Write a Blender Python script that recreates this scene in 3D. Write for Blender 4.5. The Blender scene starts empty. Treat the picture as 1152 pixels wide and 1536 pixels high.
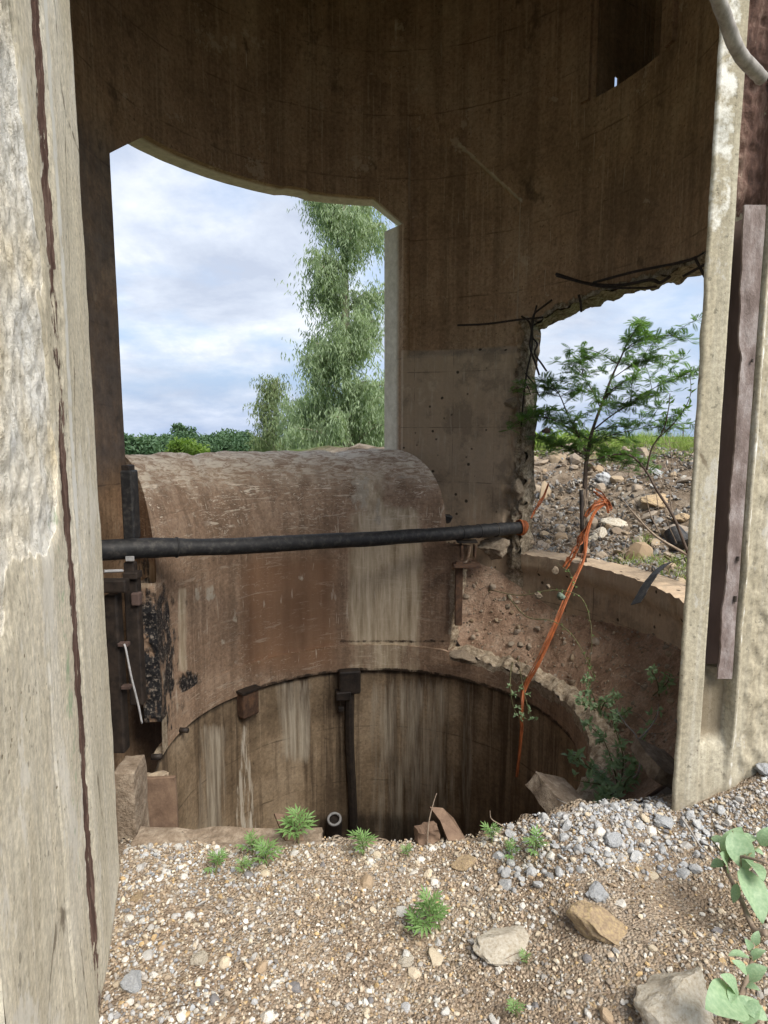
import bpy, math, random
from mathutils import Vector, noise as mnoise
R_ = math.radians
random.seed(7)
scene = bpy.context.scene
COL = scene.collection

# ------------------------------------------------------------------ camera
EYE = 1.6
PITCH = R_(7.06)
FPX = 920.0
cam_d = bpy.data.cameras.new('camera')
cam = bpy.data.objects.new('camera', cam_d)
COL.objects.link(cam)
cam.location = (0, 0, EYE)
cam.rotation_euler = (math.pi / 2 - PITCH, 0, 0)
cam_d.sensor_fit = 'VERTICAL'
cam_d.sensor_height = 36.0
cam_d.lens = 36.0 * FPX / 1536.0
cam_d.clip_start = 0.05
cam_d.clip_end = 6000
scene.camera = cam

# ------------------------------------------------------------------ light
SUN_EL, SUN_AZ = 50.0, 140.0      # azimuth clockwise from +Y: behind the camera, to its right
SUN_STRENGTH, SUN_ANGLE = 1.5, 38.0
SKY_STRENGTH = 0.050
EXPOSURE = 2.12
world = bpy.data.worlds.new('World')
scene.world = world
world.use_nodes = True
wn, wl = world.node_tree.nodes, world.node_tree.links
wn.clear()
def wnode(t, **kw):
    n = wn.new(t)
    for k, v in kw.items():
        setattr(n, k, v)
    return n
def wmath(op, a, b=None, c=None):
    n = wnode('ShaderNodeMath', operation=op)
    for i, v in enumerate((a, b, c)):
        if v is None: continue
        if isinstance(v, (int, float)): n.inputs[i].default_value = v
        else: wl.new(v, n.inputs[i])
    return n.outputs[0]
w_out = wnode('ShaderNodeOutputWorld')
w_bg = wnode('ShaderNodeBackground')
w_bg.inputs['Strength'].default_value = SKY_STRENGTH
wl.new(w_bg.outputs[0], w_out.inputs[0])
w_sky = wnode('ShaderNodeTexSky', sky_type='NISHITA')
w_sky.sun_disc = False
w_sky.sun_elevation = R_(SUN_EL)
w_sky.sun_rotation = R_(SUN_AZ)
w_sky.dust_density = 2.0
w_tc = wnode('ShaderNodeTexCoord')
w_sep = wnode('ShaderNodeSeparateXYZ')
wl.new(w_tc.outputs['Generated'], w_sep.inputs[0])
zc = wmath('MAXIMUM', w_sep.outputs[2], 0.0)
den = wmath('ADD', zc, 0.30)
w_cmb = wnode('ShaderNodeCombineXYZ')
wl.new(wmath('DIVIDE', w_sep.outputs[0], den), w_cmb.inputs[0])
wl.new(wmath('DIVIDE', w_sep.outputs[1], den), w_cmb.inputs[1])
def wnoise(scale, detail, rough, off, dist=0.0):
    m = wnode('ShaderNodeMapping')
    m.inputs['Location'].default_value = off
    wl.new(w_cmb.outputs[0], m.inputs[0])
    n = wnode('ShaderNodeTexNoise')
    n.inputs['Scale'].default_value = scale
    n.inputs['Detail'].default_value = detail
    n.inputs['Roughness'].default_value = rough
    n.inputs['Distortion'].default_value = dist
    wl.new(m.outputs[0], n.inputs['Vector'])
    return n.outputs[0]
def wramp(fac, stops):
    r = wnode('ShaderNodeValToRGB')
    el = r.color_ramp.elements
    while len(el) < len(stops): el.new(0.5)
    for e, (p, c) in zip(el, stops):
        e.position = p; e.color = (*c, 1)
    wl.new(fac, r.inputs[0])
    return r.outputs[0]
def wmix(fac, a, b, blend='MIX'):
    n = wnode('ShaderNodeMix', data_type='RGBA', blend_type=blend)
    if isinstance(fac, (int, float)): n.inputs[0].default_value = fac
    else: wl.new(fac, n.inputs[0])
    for i, v in ((6, a), (7, b)):
        if isinstance(v, tuple): n.inputs[i].default_value = (*v, 1)
        else: wl.new(v, n.inputs[i])
    return n.outputs[2]
c_shape = wnoise(1.5, 9, 0.58, (3.1, 1.7, 0.3), 0.15)
c_light = wnoise(2.6, 8, 0.6, (7.7, 4.2, 2.0), 0.2)
cover = wramp(c_shape, [(0.38, (0, 0, 0)), (0.56, (1, 1, 1))])
cloud = wramp(c_light, [(0.34, (2.9, 3.2, 3.85)), (0.50, (3.8, 4.1, 4.65)), (0.66, (5.2, 5.35, 5.7))])
hz = wramp(w_sep.outputs[2], [(0.0, (0, 0, 0)), (0.2, (1, 1, 1))])
gap = wmix(hz, (1.75, 2.4, 3.7), wmix(0.5, w_sky.outputs[0], (2.8, 3.4, 4.5)))
cover_h = wmix(1.0, cover, wramp(w_sep.outputs[2], [(0.0, (0.45,) * 3), (0.12, (0.9,) * 3)]), 'MULTIPLY')
wl.new(wmix(cover_h, gap, cloud), w_bg.inputs['Color'])

sun_d = bpy.data.lights.new('sun', 'SUN')
sun_d.energy = SUN_STRENGTH
sun_d.angle = R_(SUN_ANGLE)
sun_d.color = (1.0, 0.95, 0.87)
sun = bpy.data.objects.new('sun', sun_d)
COL.objects.link(sun)
sdir = Vector((math.sin(R_(SUN_AZ)) * math.cos(R_(SUN_EL)), math.cos(R_(SUN_AZ)) * math.cos(R_(SUN_EL)), math.sin(R_(SUN_EL))))
sun.rotation_euler = sdir.to_track_quat('Z', 'Y').to_euler()
sun.location = sdir * 50
scene.view_settings.view_transform = 'Standard'
scene.view_settings.look = 'None'
scene.view_settings.gamma = 1.0
scene.view_settings.exposure = EXPOSURE
scene.view_settings.use_curve_mapping = False
scene.render.engine = 'CYCLES'
scene.cycles.use_denoising = True
scene.cycles.use_adaptive_sampling = True
scene.cycles.adaptive_threshold = 0.02
scene.cycles.max_bounces = 7
scene.cycles.diffuse_bounces = 5
scene.cycles.transparent_max_bounces = 8
scene.cycles.sample_clamp_indirect = 4.0

# ------------------------------------------------------------------ helpers
CP, SP = math.cos(PITCH), math.sin(PITCH)
def ray(px, py):
    a, b = (px - 576) / FPX, (py - 768) / FPX
    y = CP - b * SP
    z = -SP - b * CP
    return a / y, z / y
def at(px, py, y):
    a, s = ray(px, py)
    return Vector((a * y, y, EYE + s * y))
def atz(px, py, z):
    a, s = ray(px, py)
    return at(px, py, (z - EYE) / s)
def on_circle(px, py, c, r, far=True):
    a, s = ray(px, py)
    A = a * a + 1; B = -2 * (a * c[0] + c[1]); C = c[0] ** 2 + c[1] ** 2 - r * r
    D = max(0.0, B * B - 4 * A * C)
    y = (-B + (1 if far else -1) * math.sqrt(D)) / (2 * A)
    return at(px, py, y)
def proj(p):
    y, z = p[1], p[2] - EYE
    d = max(0.05, y * CP - z * SP)
    u = y * SP + z * CP
    return 576 + FPX * p[0] / d, 768 - FPX * u / d
def sm(a, b, x):
    if a == b: return 1.0 if x >= a else 0.0
    t = max(0.0, min(1.0, (x - a) / (b - a)))
    return t * t * (3 - 2 * t)
def lerp(a, b, t): return a + (b - a) * t
def pw(x, pts):
    if x <= pts[0][0]: return pts[0][1]
    for (x0, y0), (x1, y1) in zip(pts, pts[1:]):
        if x <= x1: return y0 + (y1 - y0) * (x - x0) / (x1 - x0) if x1 > x0 else y1
    return pts[-1][1]
def nz(x, y=0, z=0): return mnoise.noise(Vector((x, y, z)))
def fbm(x, y=0, z=0, o=4): return mnoise.fractal(Vector((x, y, z)), 0.9, 2.1, o)

ORIG = {}
def tag(o, label=None, cat=None, group=None, kind=None):
    if label: o['label'] = label
    if cat: o['category'] = cat
    if group: o['group'] = group
    if kind: o['kind'] = kind
    return o
def empty(name, loc, label, cat, group=None):
    e = bpy.data.objects.new(name, None)
    e.empty_display_size = 0.1
    COL.objects.link(e)
    e.location = loc
    ORIG[e] = Vector(loc)
    return tag(e, label, cat, group)

class MB:
    def __init__(s):
        s.v, s.f, s.uv, s.att, s.col = [], [], {}, {}, []
        s.mi = []
    def add(s, vs, fs, col=None):
        o = len(s.v)
        s.v.extend(Vector(p) for p in vs)
        s.f.extend(tuple(i + o for i in f) for f in fs)
        if col is not None: s.col.extend([col] * len(vs))
        return o
    def box(s, c, size, rot=None, jit=0.0):
        c = Vector(c); hx, hy, hz_ = (q / 2 for q in size)
        vs = []
        for x in (-hx, hx):
            for y in (-hy, hy):
                for z in (-hz_, hz_):
                    p = Vector((x, y, z)) + Vector((random.uniform(-jit, jit), random.uniform(-jit, jit), random.uniform(-jit, jit)))
                    if rot is not None: p = rot @ p
                    vs.append(c + p)
        s.add(vs, [(0, 1, 3, 2), (4, 6, 7, 5), (0, 4, 5, 1), (2, 3, 7, 6), (0, 2, 6, 4), (1, 5, 7, 3)])
    def tube(s, pts, rad, n=8, cap=True, col=None, jit=0.0):
        pts = [Vector(p) for p in pts]
        if not isinstance(rad, (list, tuple)): rad = [rad] * len(pts)
        vs, fs = [], []
        up = None
        for i, p in enumerate(pts):
            d = (pts[min(i + 1, len(pts) - 1)] - pts[max(i - 1, 0)])
            d = d.normalized() if d.length > 1e-9 else Vector((0, 0, 1))
            if up is None:
                up = d.orthogonal().normalized()
            else:
                up = (up - d * up.dot(d))
                up = up.normalized() if up.length > 1e-6 else d.orthogonal().normalized()
            w = d.cross(up)
            for k in range(n):
                a = 2 * math.pi * k / n
                r = rad[i] * (1 + random.uniform(-jit, jit))
                vs.append(p + (up * math.cos(a) + w * math.sin(a)) * r)
        for i in range(len(pts) - 1):
            for k in range(n):
                k2 = (k + 1) % n
                fs.append((i * n + k, i * n + k2, (i + 1) * n + k2, (i + 1) * n + k))
        if cap:
            fs.append(tuple(range(n - 1, -1, -1)))
            m = (len(pts) - 1) * n
            fs.append(tuple(range(m, m + n)))
        return s.add(vs, fs, col)
    def build(s, name, mat, parent=None, smooth=False, origin=None):
        me = bpy.data.meshes.new(name)
        if parent is not None: o0 = ORIG[parent]
        elif origin is not None: o0 = Vector(origin)
        else:
            xs = [p.x for p in s.v]; ys = [p.y for p in s.v]
            o0 = Vector(((min(xs) + max(xs)) / 2, (min(ys) + max(ys)) / 2, min(p.z for p in s.v)))
        me.from_pydata([p - o0 for p in s.v], [], s.f)
        if isinstance(mat, (list, tuple)):
            for m in mat: me.materials.append(m)
            if s.mi: me.polygons.foreach_set('material_index', s.mi)
        else: me.materials.append(mat)
        for k, vals in s.att.items():
            a = me.attributes.new(k, 'FLOAT', 'POINT')
            a.data.foreach_set('value', vals)
        if s.col and len(s.col) == len(s.v):
            a = me.attributes.new('tint', 'FLOAT_COLOR', 'POINT')
            flat = []
            for c in s.col: flat.extend((c[0], c[1], c[2], 1.0))
            a.data.foreach_set('color', flat)
        if smooth: me.shade_smooth()
        me.update()
        ob = bpy.data.objects.new(name, me)
        COL.objects.link(ob)
        if parent is not None: ob.parent = parent
        else: ob.location = o0
        ORIG[ob] = o0
        return ob

def spline(pts, n=6):
    pts = [Vector(p) for p in pts]
    P = [pts[0] * 2 - pts[1]] + pts + [pts[-1] * 2 - pts[-2]]
    out = []
    for i in range(1, len(P) - 2):
        p0, p1, p2, p3 = P[i - 1:i + 3]
        for k in range(n):
            t = k / n
            out.append(0.5 * ((2 * p1) + (p2 - p0) * t + (2 * p0 - 5 * p1 + 4 * p2 - p3) * t * t + (3 * p1 - p0 - 3 * p2 + p3) * t ** 3))
    out.append(pts[-1])
    return out

def grid(mb, fn, nu, nv, atts=None, flip=False):
    o = len(mb.v)
    pts = []
    for j in range(nv + 1):
        for i in range(nu + 1):
            pts.append(Vector(fn(i / nu, j / nv)))
    fs = []
    for j in range(nv):
        for i in range(nu):
            a = j * (nu + 1) + i
            q = (a, a + 1, a + nu + 2, a + nu + 1)
            fs.append(q[::-1] if flip else q)
    mb.add(pts, fs)
    if atts is not None:
        for k, f in atts.items():
            l = mb.att.setdefault(k, [])
            l.extend([0.0] * (o - len(l)))
            l.extend(f(p) for p in pts)
    return o
def slab(mb, inner, outer, nu, nv, nt=3, sides='lrbt', atts=None, rough=None):
    """a curved slab: inner and outer sheets, side strips with verts of their own"""
    grid(mb, inner, nu, nv, atts)
    grid(mb, outer, max(2, nu // 4), max(2, nv // 4), atts, True)
    def strip(edge, n):
        def f(u, v):
            p, q = edge(u)
            r = p.lerp(q, v)
            if rough: r = r + rough(r, v)
            return r
        grid(mb, f, n, nt, atts)
    if 'l' in sides: strip(lambda u: (Vector(inner(0, u)), Vector(outer(0, u))), nv)
    if 'r' in sides: strip(lambda u: (Vector(inner(1, u)), Vector(outer(1, u))), nv)
    if 'b' in sides: strip(lambda u: (Vector(inner(u, 0)), Vector(outer(u, 0))), nu)
    if 't' in sides: strip(lambda u: (Vector(inner(u, 1)), Vector(outer(u, 1))), nu)

# ------------------------------------------------------------------ materials
class NT:
    def __init__(s, name, rough=0.9, spec=0.2):
        s.m = bpy.data.materials.new(name)
        s.m.use_nodes = True
        s.n, s.l = s.m.node_tree.nodes, s.m.node_tree.links
        s.b = s.n['Principled BSDF']
        s.out = s.n['Material Output']
        s.b.inputs['Roughness'].default_value = rough
        s.b.inputs['Specular IOR Level'].default_value = spec
        tc = s.n.new('ShaderNodeTexCoord')
        s.obj = tc.outputs['Object']
    def lk(s, v, i):
        if isinstance(v, (int, float)): i.default_value = v
        elif isinstance(v, tuple): i.default_value = (*v, 1) if len(v) == 3 and i.type == 'RGBA' else v
        else: s.l.new(v, i)
    def map(s, scale, loc=(0, 0, 0), vec=None):
        m = s.n.new('ShaderNodeMapping')
        m.inputs['Scale'].default_value = scale
        m.inputs['Location'].default_value = loc
        s.l.new(vec or s.obj, m.inputs[0])
        return m.outputs[0]
    def noise(s, scale, detail=5, rough=0.6, vec=None, dist=0.0):
        t = s.n.new('ShaderNodeTexNoise')
        t.inputs['Scale'].default_value = scale
        t.inputs['Detail'].default_value = detail
        t.inputs['Roughness'].default_value = rough
        t.inputs['Distortion'].default_value = dist
        s.l.new(vec or s.obj, t.inputs['Vector'])
        return t.outputs[0]
    def voro(s, scale, vec=None, feature='F1', out='Distance', rand=1.0):
        t = s.n.new('ShaderNodeTexVoronoi')
        t.feature = feature
        t.inputs['Scale'].default_value = scale
        t.inputs['Randomness'].default_value = rand
        s.l.new(vec or s.obj, t.inputs['Vector'])
        return t.outputs[out]
    def ramp(s, fac, stops, interp='LINEAR'):
        r = s.n.new('ShaderNodeValToRGB')
        r.color_ramp.interpolation = interp
        el = r.color_ramp.elements
        while len(el) < len(stops): el.new(0.5)
        for e, (p, c) in zip(el, stops):
            e.position = p
            e.color = (c, c, c, 1) if isinstance(c, (int, float)) else (*c, 1)
        s.lk(fac, r.inputs[0])
        return r.outputs[0]
    def mix(s, fac, a, b, blend='MIX'):
        n = s.n.new('ShaderNodeMix'); n.data_type = 'RGBA'; n.blend_type = blend
        s.lk(fac, n.inputs[0]); s.lk(a, n.inputs[6]); s.lk(b, n.inputs[7])
        return n.outputs[2]
    def math(s, op, a, b=0.0, c=0.0):
        n = s.n.new('ShaderNodeMath'); n.operation = op
        s.lk(a, n.inputs[0]); s.lk(b, n.inputs[1])
        if op in ('MULTIPLY_ADD', 'SMOOTH_MIN'): s.lk(c, n.inputs[2])
        return n.outputs[0]
    def attr(s, name, out='Fac'):
        a = s.n.new('ShaderNodeAttribute'); a.attribute_name = name
        return a.outputs[out]
    def rnd(s):
        return s.n.new('ShaderNodeObjectInfo').outputs['Random']
    def mask(s, name, nscale=9, amt=0.7, lo=0.42, hi=0.58, vec=None):
        """an attribute turned into a ragged-edged patch"""
        a = s.attr(name)
        n = s.math('SUBTRACT', s.noise(nscale, 6, 0.65, vec), 0.5)
        return s.ramp(s.math('MULTIPLY_ADD', n, amt * 2, a), [(lo, 0.0), (hi, 1.0)])
    def bump(s, h, strength=0.4, dist=0.02, prev=None):
        b = s.n.new('ShaderNodeBump')
        b.inputs['Strength'].default_value = strength
        b.inputs['Distance'].default_value = dist
        s.l.new(h, b.inputs['Height'])
        if prev: s.l.new(prev, b.inputs['Normal'])
        s.l.new(b.outputs[0], s.b.inputs['Normal'])
        return b.outputs[0]
    def color(s, c): s.lk(c, s.b.inputs['Base Color']); return s
def cmul(c, k): return tuple(min(1.0, q * k) for q in c)

def concrete_nodes(t, base, dark, light, streak, streak_amt=0.6, lines=0.0, pit=0.6, grain=30.0):
    c = t.ramp(t.noise(1.3, 5, 0.66), [(0.34, dark), (0.5, base), (0.66, light)])
    sv = t.map((7, 7, 0.33))
    st = t.ramp(t.noise(1.0, 4, 0.66, sv), [(0.46, 0.0), (0.60, streak_amt)])
    c = t.mix(st, c, streak)
    sv2 = t.map((24, 24, 0.7), (3, 1, 2))
    st2 = t.ramp(t.noise(1.0, 3, 0.6, sv2), [(0.57, 0.0), (0.68, 0.6)])
    c = t.mix(st2, c, light)
    f = t.noise(grain, 4, 0.72)
    c = t.mix(1.0, c, t.ramp(f, [(0.3, 0.66), (0.7, 1.22)]), 'MULTIPLY')
    ph = t.ramp(t.noise(38, 3, 0.5, None), [(0.66, 0.0), (0.70, pit)])
    c = t.mix(ph, c, cmul(dark, 0.35))
    if lines:
        sep = t.n.new('ShaderNodeSeparateXYZ'); t.l.new(t.obj, sep.inputs[0])
        w = t.math('MULTIPLY_ADD', t.noise(3, 3), 0.05, sep.outputs[2])
        fr = t.math('FRACT', t.math('DIVIDE', w, 0.62))
        ln = t.ramp(fr, [(0.0, lines), (0.018, 0.0), (0.985, 0.0), (1.0, lines)])
        ln = t.math('MULTIPLY', ln, t.ramp(t.noise(5, 3), [(0.4, 0.0), (0.6, 1.0)]))
        c = t.mix(ln, c, cmul(dark, 0.5))
    h = t.math('MULTIPLY_ADD', t.noise(9, 4, 0.6), 1.0, t.math('MULTIPLY', f, 0.35))
    h = t.math('SUBTRACT', h, t.math('MULTIPLY', ph, 0.5))
    return c, h

def m_tower():
    t = NT('tower_concrete', 0.92)
    c, h = concrete_nodes(t, (0.33, 0.213, 0.128), (0.225, 0.145, 0.087), (0.41, 0.287, 0.182), (0.165, 0.106, 0.064), 0.5, 0.9)
    dr = t.ramp(t.noise(1.0, 3, 0.6, t.map((55, 55, 1.6), (2, 7, 3))), [(0.66, 0.0), (0.70, 0.7)])
    c = t.mix(t.math('MULTIPLY', dr, t.ramp(t.noise(1.4, 3), [(0.46, 0.0), (0.58, 1.0)])), c, (0.62, 0.52, 0.38))
    c = t.mix(t.ramp(t.noise(2.3, 5, 0.75, t.map((1, 1, 0.7), (5, 5, 5))), [(0.60, 0.0), (0.68, 0.8)]), c, (0.10, 0.07, 0.045))
    c = t.mix(t.ramp(t.noise(2.0, 6, 0.75, t.map((1, 1, 1), (9, 1, 5))), [(0.62, 0.0), (0.65, 0.55)]), c, (0.47, 0.37, 0.26))
    g = t.mix(0.55, c, (0.50, 0.405, 0.295))
    g = t.mix(t.ramp(t.noise(2.6, 6, 0.72), [(0.48, 0.0), (0.58, 0.75)]), g, (0.23, 0.18, 0.13))
    g = t.mix(t.ramp(t.noise(1.0, 4, 0.7, t.map((34, 34, 3))), [(0.56, 0.0), (0.68, 0.5)]), g, (0.50, 0.43, 0.33))
    vh = t.voro(7.0)
    g = t.mix(t.ramp(t.math('MULTIPLY_ADD', t.noise(22, 3), 0.12, vh), [(0.15, 0.95), (0.20, 0.0)]), g, (0.05, 0.038, 0.028))
    sp_ = t.n.new('ShaderNodeSeparateXYZ'); t.l.new(t.obj, sp_.inputs[0])
    def seam(v, per, w, off=0.0):
        q = t.math('FRACT', t.math('DIVIDE', t.math('ADD', t.math('MULTIPLY_ADD', t.noise(4, 2), 0.012, v), off), per))
        return t.ramp(q, [(0.0, 0.85), (w, 0.0), (1 - w, 0.0), (1.0, 0.85)])
    sm2 = t.math('MULTIPLY', t.math('MAXIMUM', seam(sp_.outputs[2], 0.60, 0.012, 0.1), seam(sp_.outputs[0], 0.42, 0.012, 0.13)), t.ramp(t.noise(6, 3), [(0.42, 0.15), (0.6, 1.0)]))
    g = t.mix(sm2, g, (0.12, 0.092, 0.065))
    c = t.mix(t.mask('grey', 5, 0.12, 0.3, 0.7), c, g)
    br = t.ramp(t.noise(24, 5, 0.8), [(0.36, (0.10, 0.075, 0.05)), (0.5, (0.34, 0.28, 0.20)), (0.64, (0.55, 0.48, 0.38))])
    mk = t.mask('broken', 14, 0.55)
    c = t.mix(mk, c, br)
    pl = t.ramp(t.noise(12, 5, 0.75), [(0.3, (0.50, 0.45, 0.35)), (0.7, (0.76, 0.70, 0.58))])
    c = t.mix(t.attr('pale'), c, pl)
    c = t.mix(t.mask('shade_stain', 2.5, 0.3, 0.25, 0.75), c, t.ramp(t.noise(9, 4, 0.7), [(0.35, (0.05, 0.045, 0.045)), (0.65, (0.10, 0.088, 0.082))]))
    t.color(c)
    b = t.bump(h, 0.35, 0.012)
    t.bump(t.math('MULTIPLY', t.noise(45, 6, 0.8), mk), 0.9, 0.03, b)
    return t.m
def m_jamb(name='jamb_concrete', k=1.0):
    t = NT(name, 0.9)
    c, h = concrete_nodes(t, *[(q[0] * k, q[1] * k, q[2] * (k - 0.06 * (1 - k))) for q in ((0.62, 0.57, 0.455), (0.53, 0.48, 0.37), (0.70, 0.655, 0.555), (0.50, 0.435, 0.315))], 0.35 if k > 0.99 else 0.6, 0.0, 0.6, 60)
    po = t.ramp(t.math('MULTIPLY_ADD', t.noise(30, 3), 0.25, t.voro(34.0)), [(0.20, 0.9), (0.25, 0.0)])
    po = t.math('MULTIPLY', po, t.ramp(t.noise(3.0, 4), [(0.45, 0.0), (0.6, 1.0)]))
    c = t.mix(po, c, (0.20, 0.165, 0.11))
    ck = t.voro(1.6, t.map((1, 1, 0.55), (0.3, 0.2, 0.1)), 'DISTANCE_TO_EDGE')
    ck = t.math('MULTIPLY_ADD', t.math('SUBTRACT', t.noise(14, 5, 0.7), 0.5), 0.06, ck)
    ck = t.ramp(ck, [(0.0, 0.8), (0.008, 0.0)])
    c = t.mix(t.math('MULTIPLY', ck, t.ramp(t.noise(2.0, 3), [(0.5, 0.0), (0.55, 1.0)])), c, (0.14, 0.11, 0.075))
    bm_ = t.noise(1.0, 3, 0.6, t.map((70, 70, 1.5)))
    c = t.mix(1.0, c, t.ramp(bm_, [(0.35, 0.86), (0.65, 1.08)]), 'MULTIPLY')
    wp = t.ramp(t.noise(3.2, 6, 0.78, t.map((1, 1, 0.6), (8, 2, 1))), [(0.56, 0.0), (0.60, 0.6)])
    c = t.mix(wp, c, cmul((0.66, 0.635, 0.57), k))
    # chipped face: pale broken aggregate
    v1 = t.voro(42, None, 'F1', 'Color')
    v2 = t.noise(32, 7, 0.8)
    sp = t.ramp(v2, [(0.34, (0.33, 0.30, 0.24)), (0.44, (0.62, 0.60, 0.54)), (0.57, (0.80, 0.79, 0.75)), (0.70, (0.55, 0.56, 0.55))])
    hue = t.ramp(t.noise(4, 4), [(0.42, (1, 1, 1)), (0.7, (1.0, 0.88, 0.66))])
    sp = t.mix(1.0, sp, hue, 'MULTIPLY')
    mk = t.mask('spall', 7, 0.35, 0.45, 0.55)
    c = t.mix(mk, c, sp)
    ed = t.mask('chalk', 16, 0.5, 0.45, 0.6)
    c = t.mix(ed, c, (0.66, 0.65, 0.60))
    gr = t.mask('moss', 20, 0.9, 0.5, 0.75)
    c = t.mix(gr, c, (0.30, 0.36, 0.24))
    rv = t.map((30, 30, 5))
    rust = t.ramp(t.noise(1.0, 6, 0.75, rv), [(0.3, (0.035, 0.022, 0.018)), (0.5, (0.11, 0.062, 0.048)), (0.64, (0.22, 0.15, 0.12)), (0.75, (0.48, 0.42, 0.33))])
    rk = t.mask('rust', 34, 1.1, 0.44, 0.58, t.map((1, 1, 0.5)))
    c = t.mix(rk, c, rust)
    dk = t.mask('brown_tone', 6, 0.4, 0.4, 0.7)  # browner in the groove, near the base and along the crack
    c = t.mix(t.math('MULTIPLY', dk, 0.75), c, (0.16, 0.125, 0.08))
    t.color(c)
    fine = t.math('MULTIPLY_ADD', t.noise(150, 4, 0.8), 0.6, t.math('MULTIPLY_ADD', po, -0.8, t.math('MULTIPLY', bm_, 0.25)))
    b = t.bump(fine, 0.45, 0.006)
    t.bump(t.math('MULTIPLY', t.noise(55, 5, 0.8), t.math('MAXIMUM', mk, rk)), 0.6, 0.014, b)
    return t.m
def m_chute():
    t = NT('chute_concrete', 0.8, 0.3)
    c, h = concrete_nodes(t, (0.34, 0.228, 0.152), (0.235, 0.155, 0.102), (0.43, 0.305, 0.212), (0.20, 0.132, 0.087), 0.65, 0.5, 0.5)
    rb = t.ramp(t.noise(1.0, 4, 0.6, t.map((5, 5, 0.5))), [(0.3, (0.19, 0.105, 0.06)), (0.7, (0.32, 0.185, 0.108))])
    c = t.mix(t.mask('ruddy', 3, 0.3, 0.3, 0.8), c, rb)
    pl = t.ramp(t.noise(1.0, 6, 0.7, t.map((16, 16, 1.2))), [(0.3, (0.30, 0.225, 0.14)), (0.5, (0.54, 0.44, 0.31)), (0.68, (0.74, 0.64, 0.49))])
    c = t.mix(t.mask('pale', 5, 0.6, 0.38, 0.68, t.map((1, 1, 0.35))), c, pl)
    wt = t.ramp(t.noise(9, 7, 0.75), [(0.3, (0.34, 0.28, 0.21)), (0.7, (0.58, 0.51, 0.41))])
    c = t.mix(t.mask('white', 11, 0.8, 0.42, 0.6, t.map((1, 1, 0.6))), c, wt)
    # abrasion scratches, mostly level, thick on the rounded crown
    sc = t.noise(1.0, 6, 0.75, t.map((2.2, 2.2, 20)), 1.2)
    sc2 = t.noise(1.0, 5, 0.75, t.map((9, 9, 26), (4, 2, 1)), 2.0)
    s1 = t.ramp(t.math('MAXIMUM', sc, sc2), [(0.57, 0.0), (0.615, 1.0)])
    patch = t.ramp(t.noise(3.0, 4, 0.7), [(0.42, 0.1), (0.54, 1.0)])
    amt = t.math('MULTIPLY', s1, t.math('MULTIPLY', patch, t.math('MULTIPLY_ADD', t.attr('worn'), 0.85, 0.22)))
    c = t.mix(amt, c, (0.80, 0.70, 0.56))
    c = t.mix(t.math('MULTIPLY', t.attr('crown'), 0.85), c, t.ramp(t.noise(1.0, 6, 0.78, t.map((7, 7, 26)), 1.0), [(0.38, (0.34, 0.215, 0.135)), (0.47, (0.58, 0.43, 0.30)), (0.56, (0.88, 0.77, 0.61))]))
    # a few steep pale scratches
    st = t.ramp(t.noise(1.0, 3, 0.5, t.map((26, 26, 2.2), (9, 3, 1)), 1.0), [(0.655, 0.0), (0.68, 0.8)])
    c = t.mix(t.math('MULTIPLY', st, t.ramp(t.noise(1.7, 3), [(0.48, 0.0), (0.56, 0.9)])), c, (0.60, 0.51, 0.40))
    tarn = t.ramp(t.noise(40, 6, 0.7), [(0.45, (0.012, 0.012, 0.014)), (0.55, (0.035, 0.033, 0.033)), (0.60, (0.26, 0.22, 0.18))])
    tk = t.mask('tar', 8, 0.95, 0.42, 0.56, t.map((1, 1, 0.45)))
    c = t.mix(tk, c, tarn)
    broken = t.ramp(t.noise(26, 7, 0.8), [(0.34, (0.16, 0.115, 0.075)), (0.48, (0.40, 0.315, 0.22)), (0.62, (0.60, 0.51, 0.385))])
    bk = t.mask('broken', 12, 0.5, 0.45, 0.6)
    c = t.mix(bk, c, broken)
    sm_ = t.mask('seam', 12, 0.35, 0.45, 0.6)
    c = t.mix(sm_, c, (0.045, 0.03, 0.02))
    t.color(c)
    t.lk(t.ramp(tk, [(0.0, 0.8), (1.0, 0.45)]), t.b.inputs['Roughness'])
    hh = t.math('SUBTRACT', h, t.math('MULTIPLY', s1, 0.4))
    b = t.bump(hh, 0.4, 0.012)
    t.bump(t.math('MULTIPLY', t.noise(50, 8, 0.8), t.math('MAXIMUM', t.math('MAXIMUM', bk, t.attr('crown')), tk)), 0.85, 0.025, b)
    return t.m
def m_shaft():
    t = NT('shaft_concrete', 0.75, 0.35)
    c, h = concrete_nodes(t, (0.29, 0.21, 0.132), (0.16, 0.112, 0.068), (0.42, 0.32, 0.215), (0.10, 0.068, 0.042), 0.85, 0.9, 0.5)
    pl = t.ramp(t.noise(1.0, 6, 0.7, t.map((22, 22, 0.8))), [(0.32, (0.2, 0.155, 0.105)), (0.62, (0.58, 0.51, 0.40))])
    c = t.mix(t.mask('pale', 9, 0.45, 0.42, 0.68, t.map((1.4, 1.4, 0.12))), c, pl)
    wt = t.ramp(t.noise(1.0, 6, 0.7, t.map((30, 30, 2))), [(0.3, (0.40, 0.34, 0.26)), (0.7, (0.66, 0.60, 0.50))])
    c = t.mix(t.mask('white', 30, 1.1, 0.40, 0.62, t.map((1, 1, 0.10))), c, wt)
    dk = t.mask('shade_dark', 7, 0.4, 0.4, 0.7, t.map((1, 1, 0.2)))
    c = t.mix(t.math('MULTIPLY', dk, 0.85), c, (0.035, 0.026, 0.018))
    tk = t.mask('tar', 12, 0.55, 0.42, 0.56)
    c = t.mix(tk, c, (0.018, 0.016, 0.016))
    t.color(c)
    t.bump(h, 0.35, 0.012)
    return t.m
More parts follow.
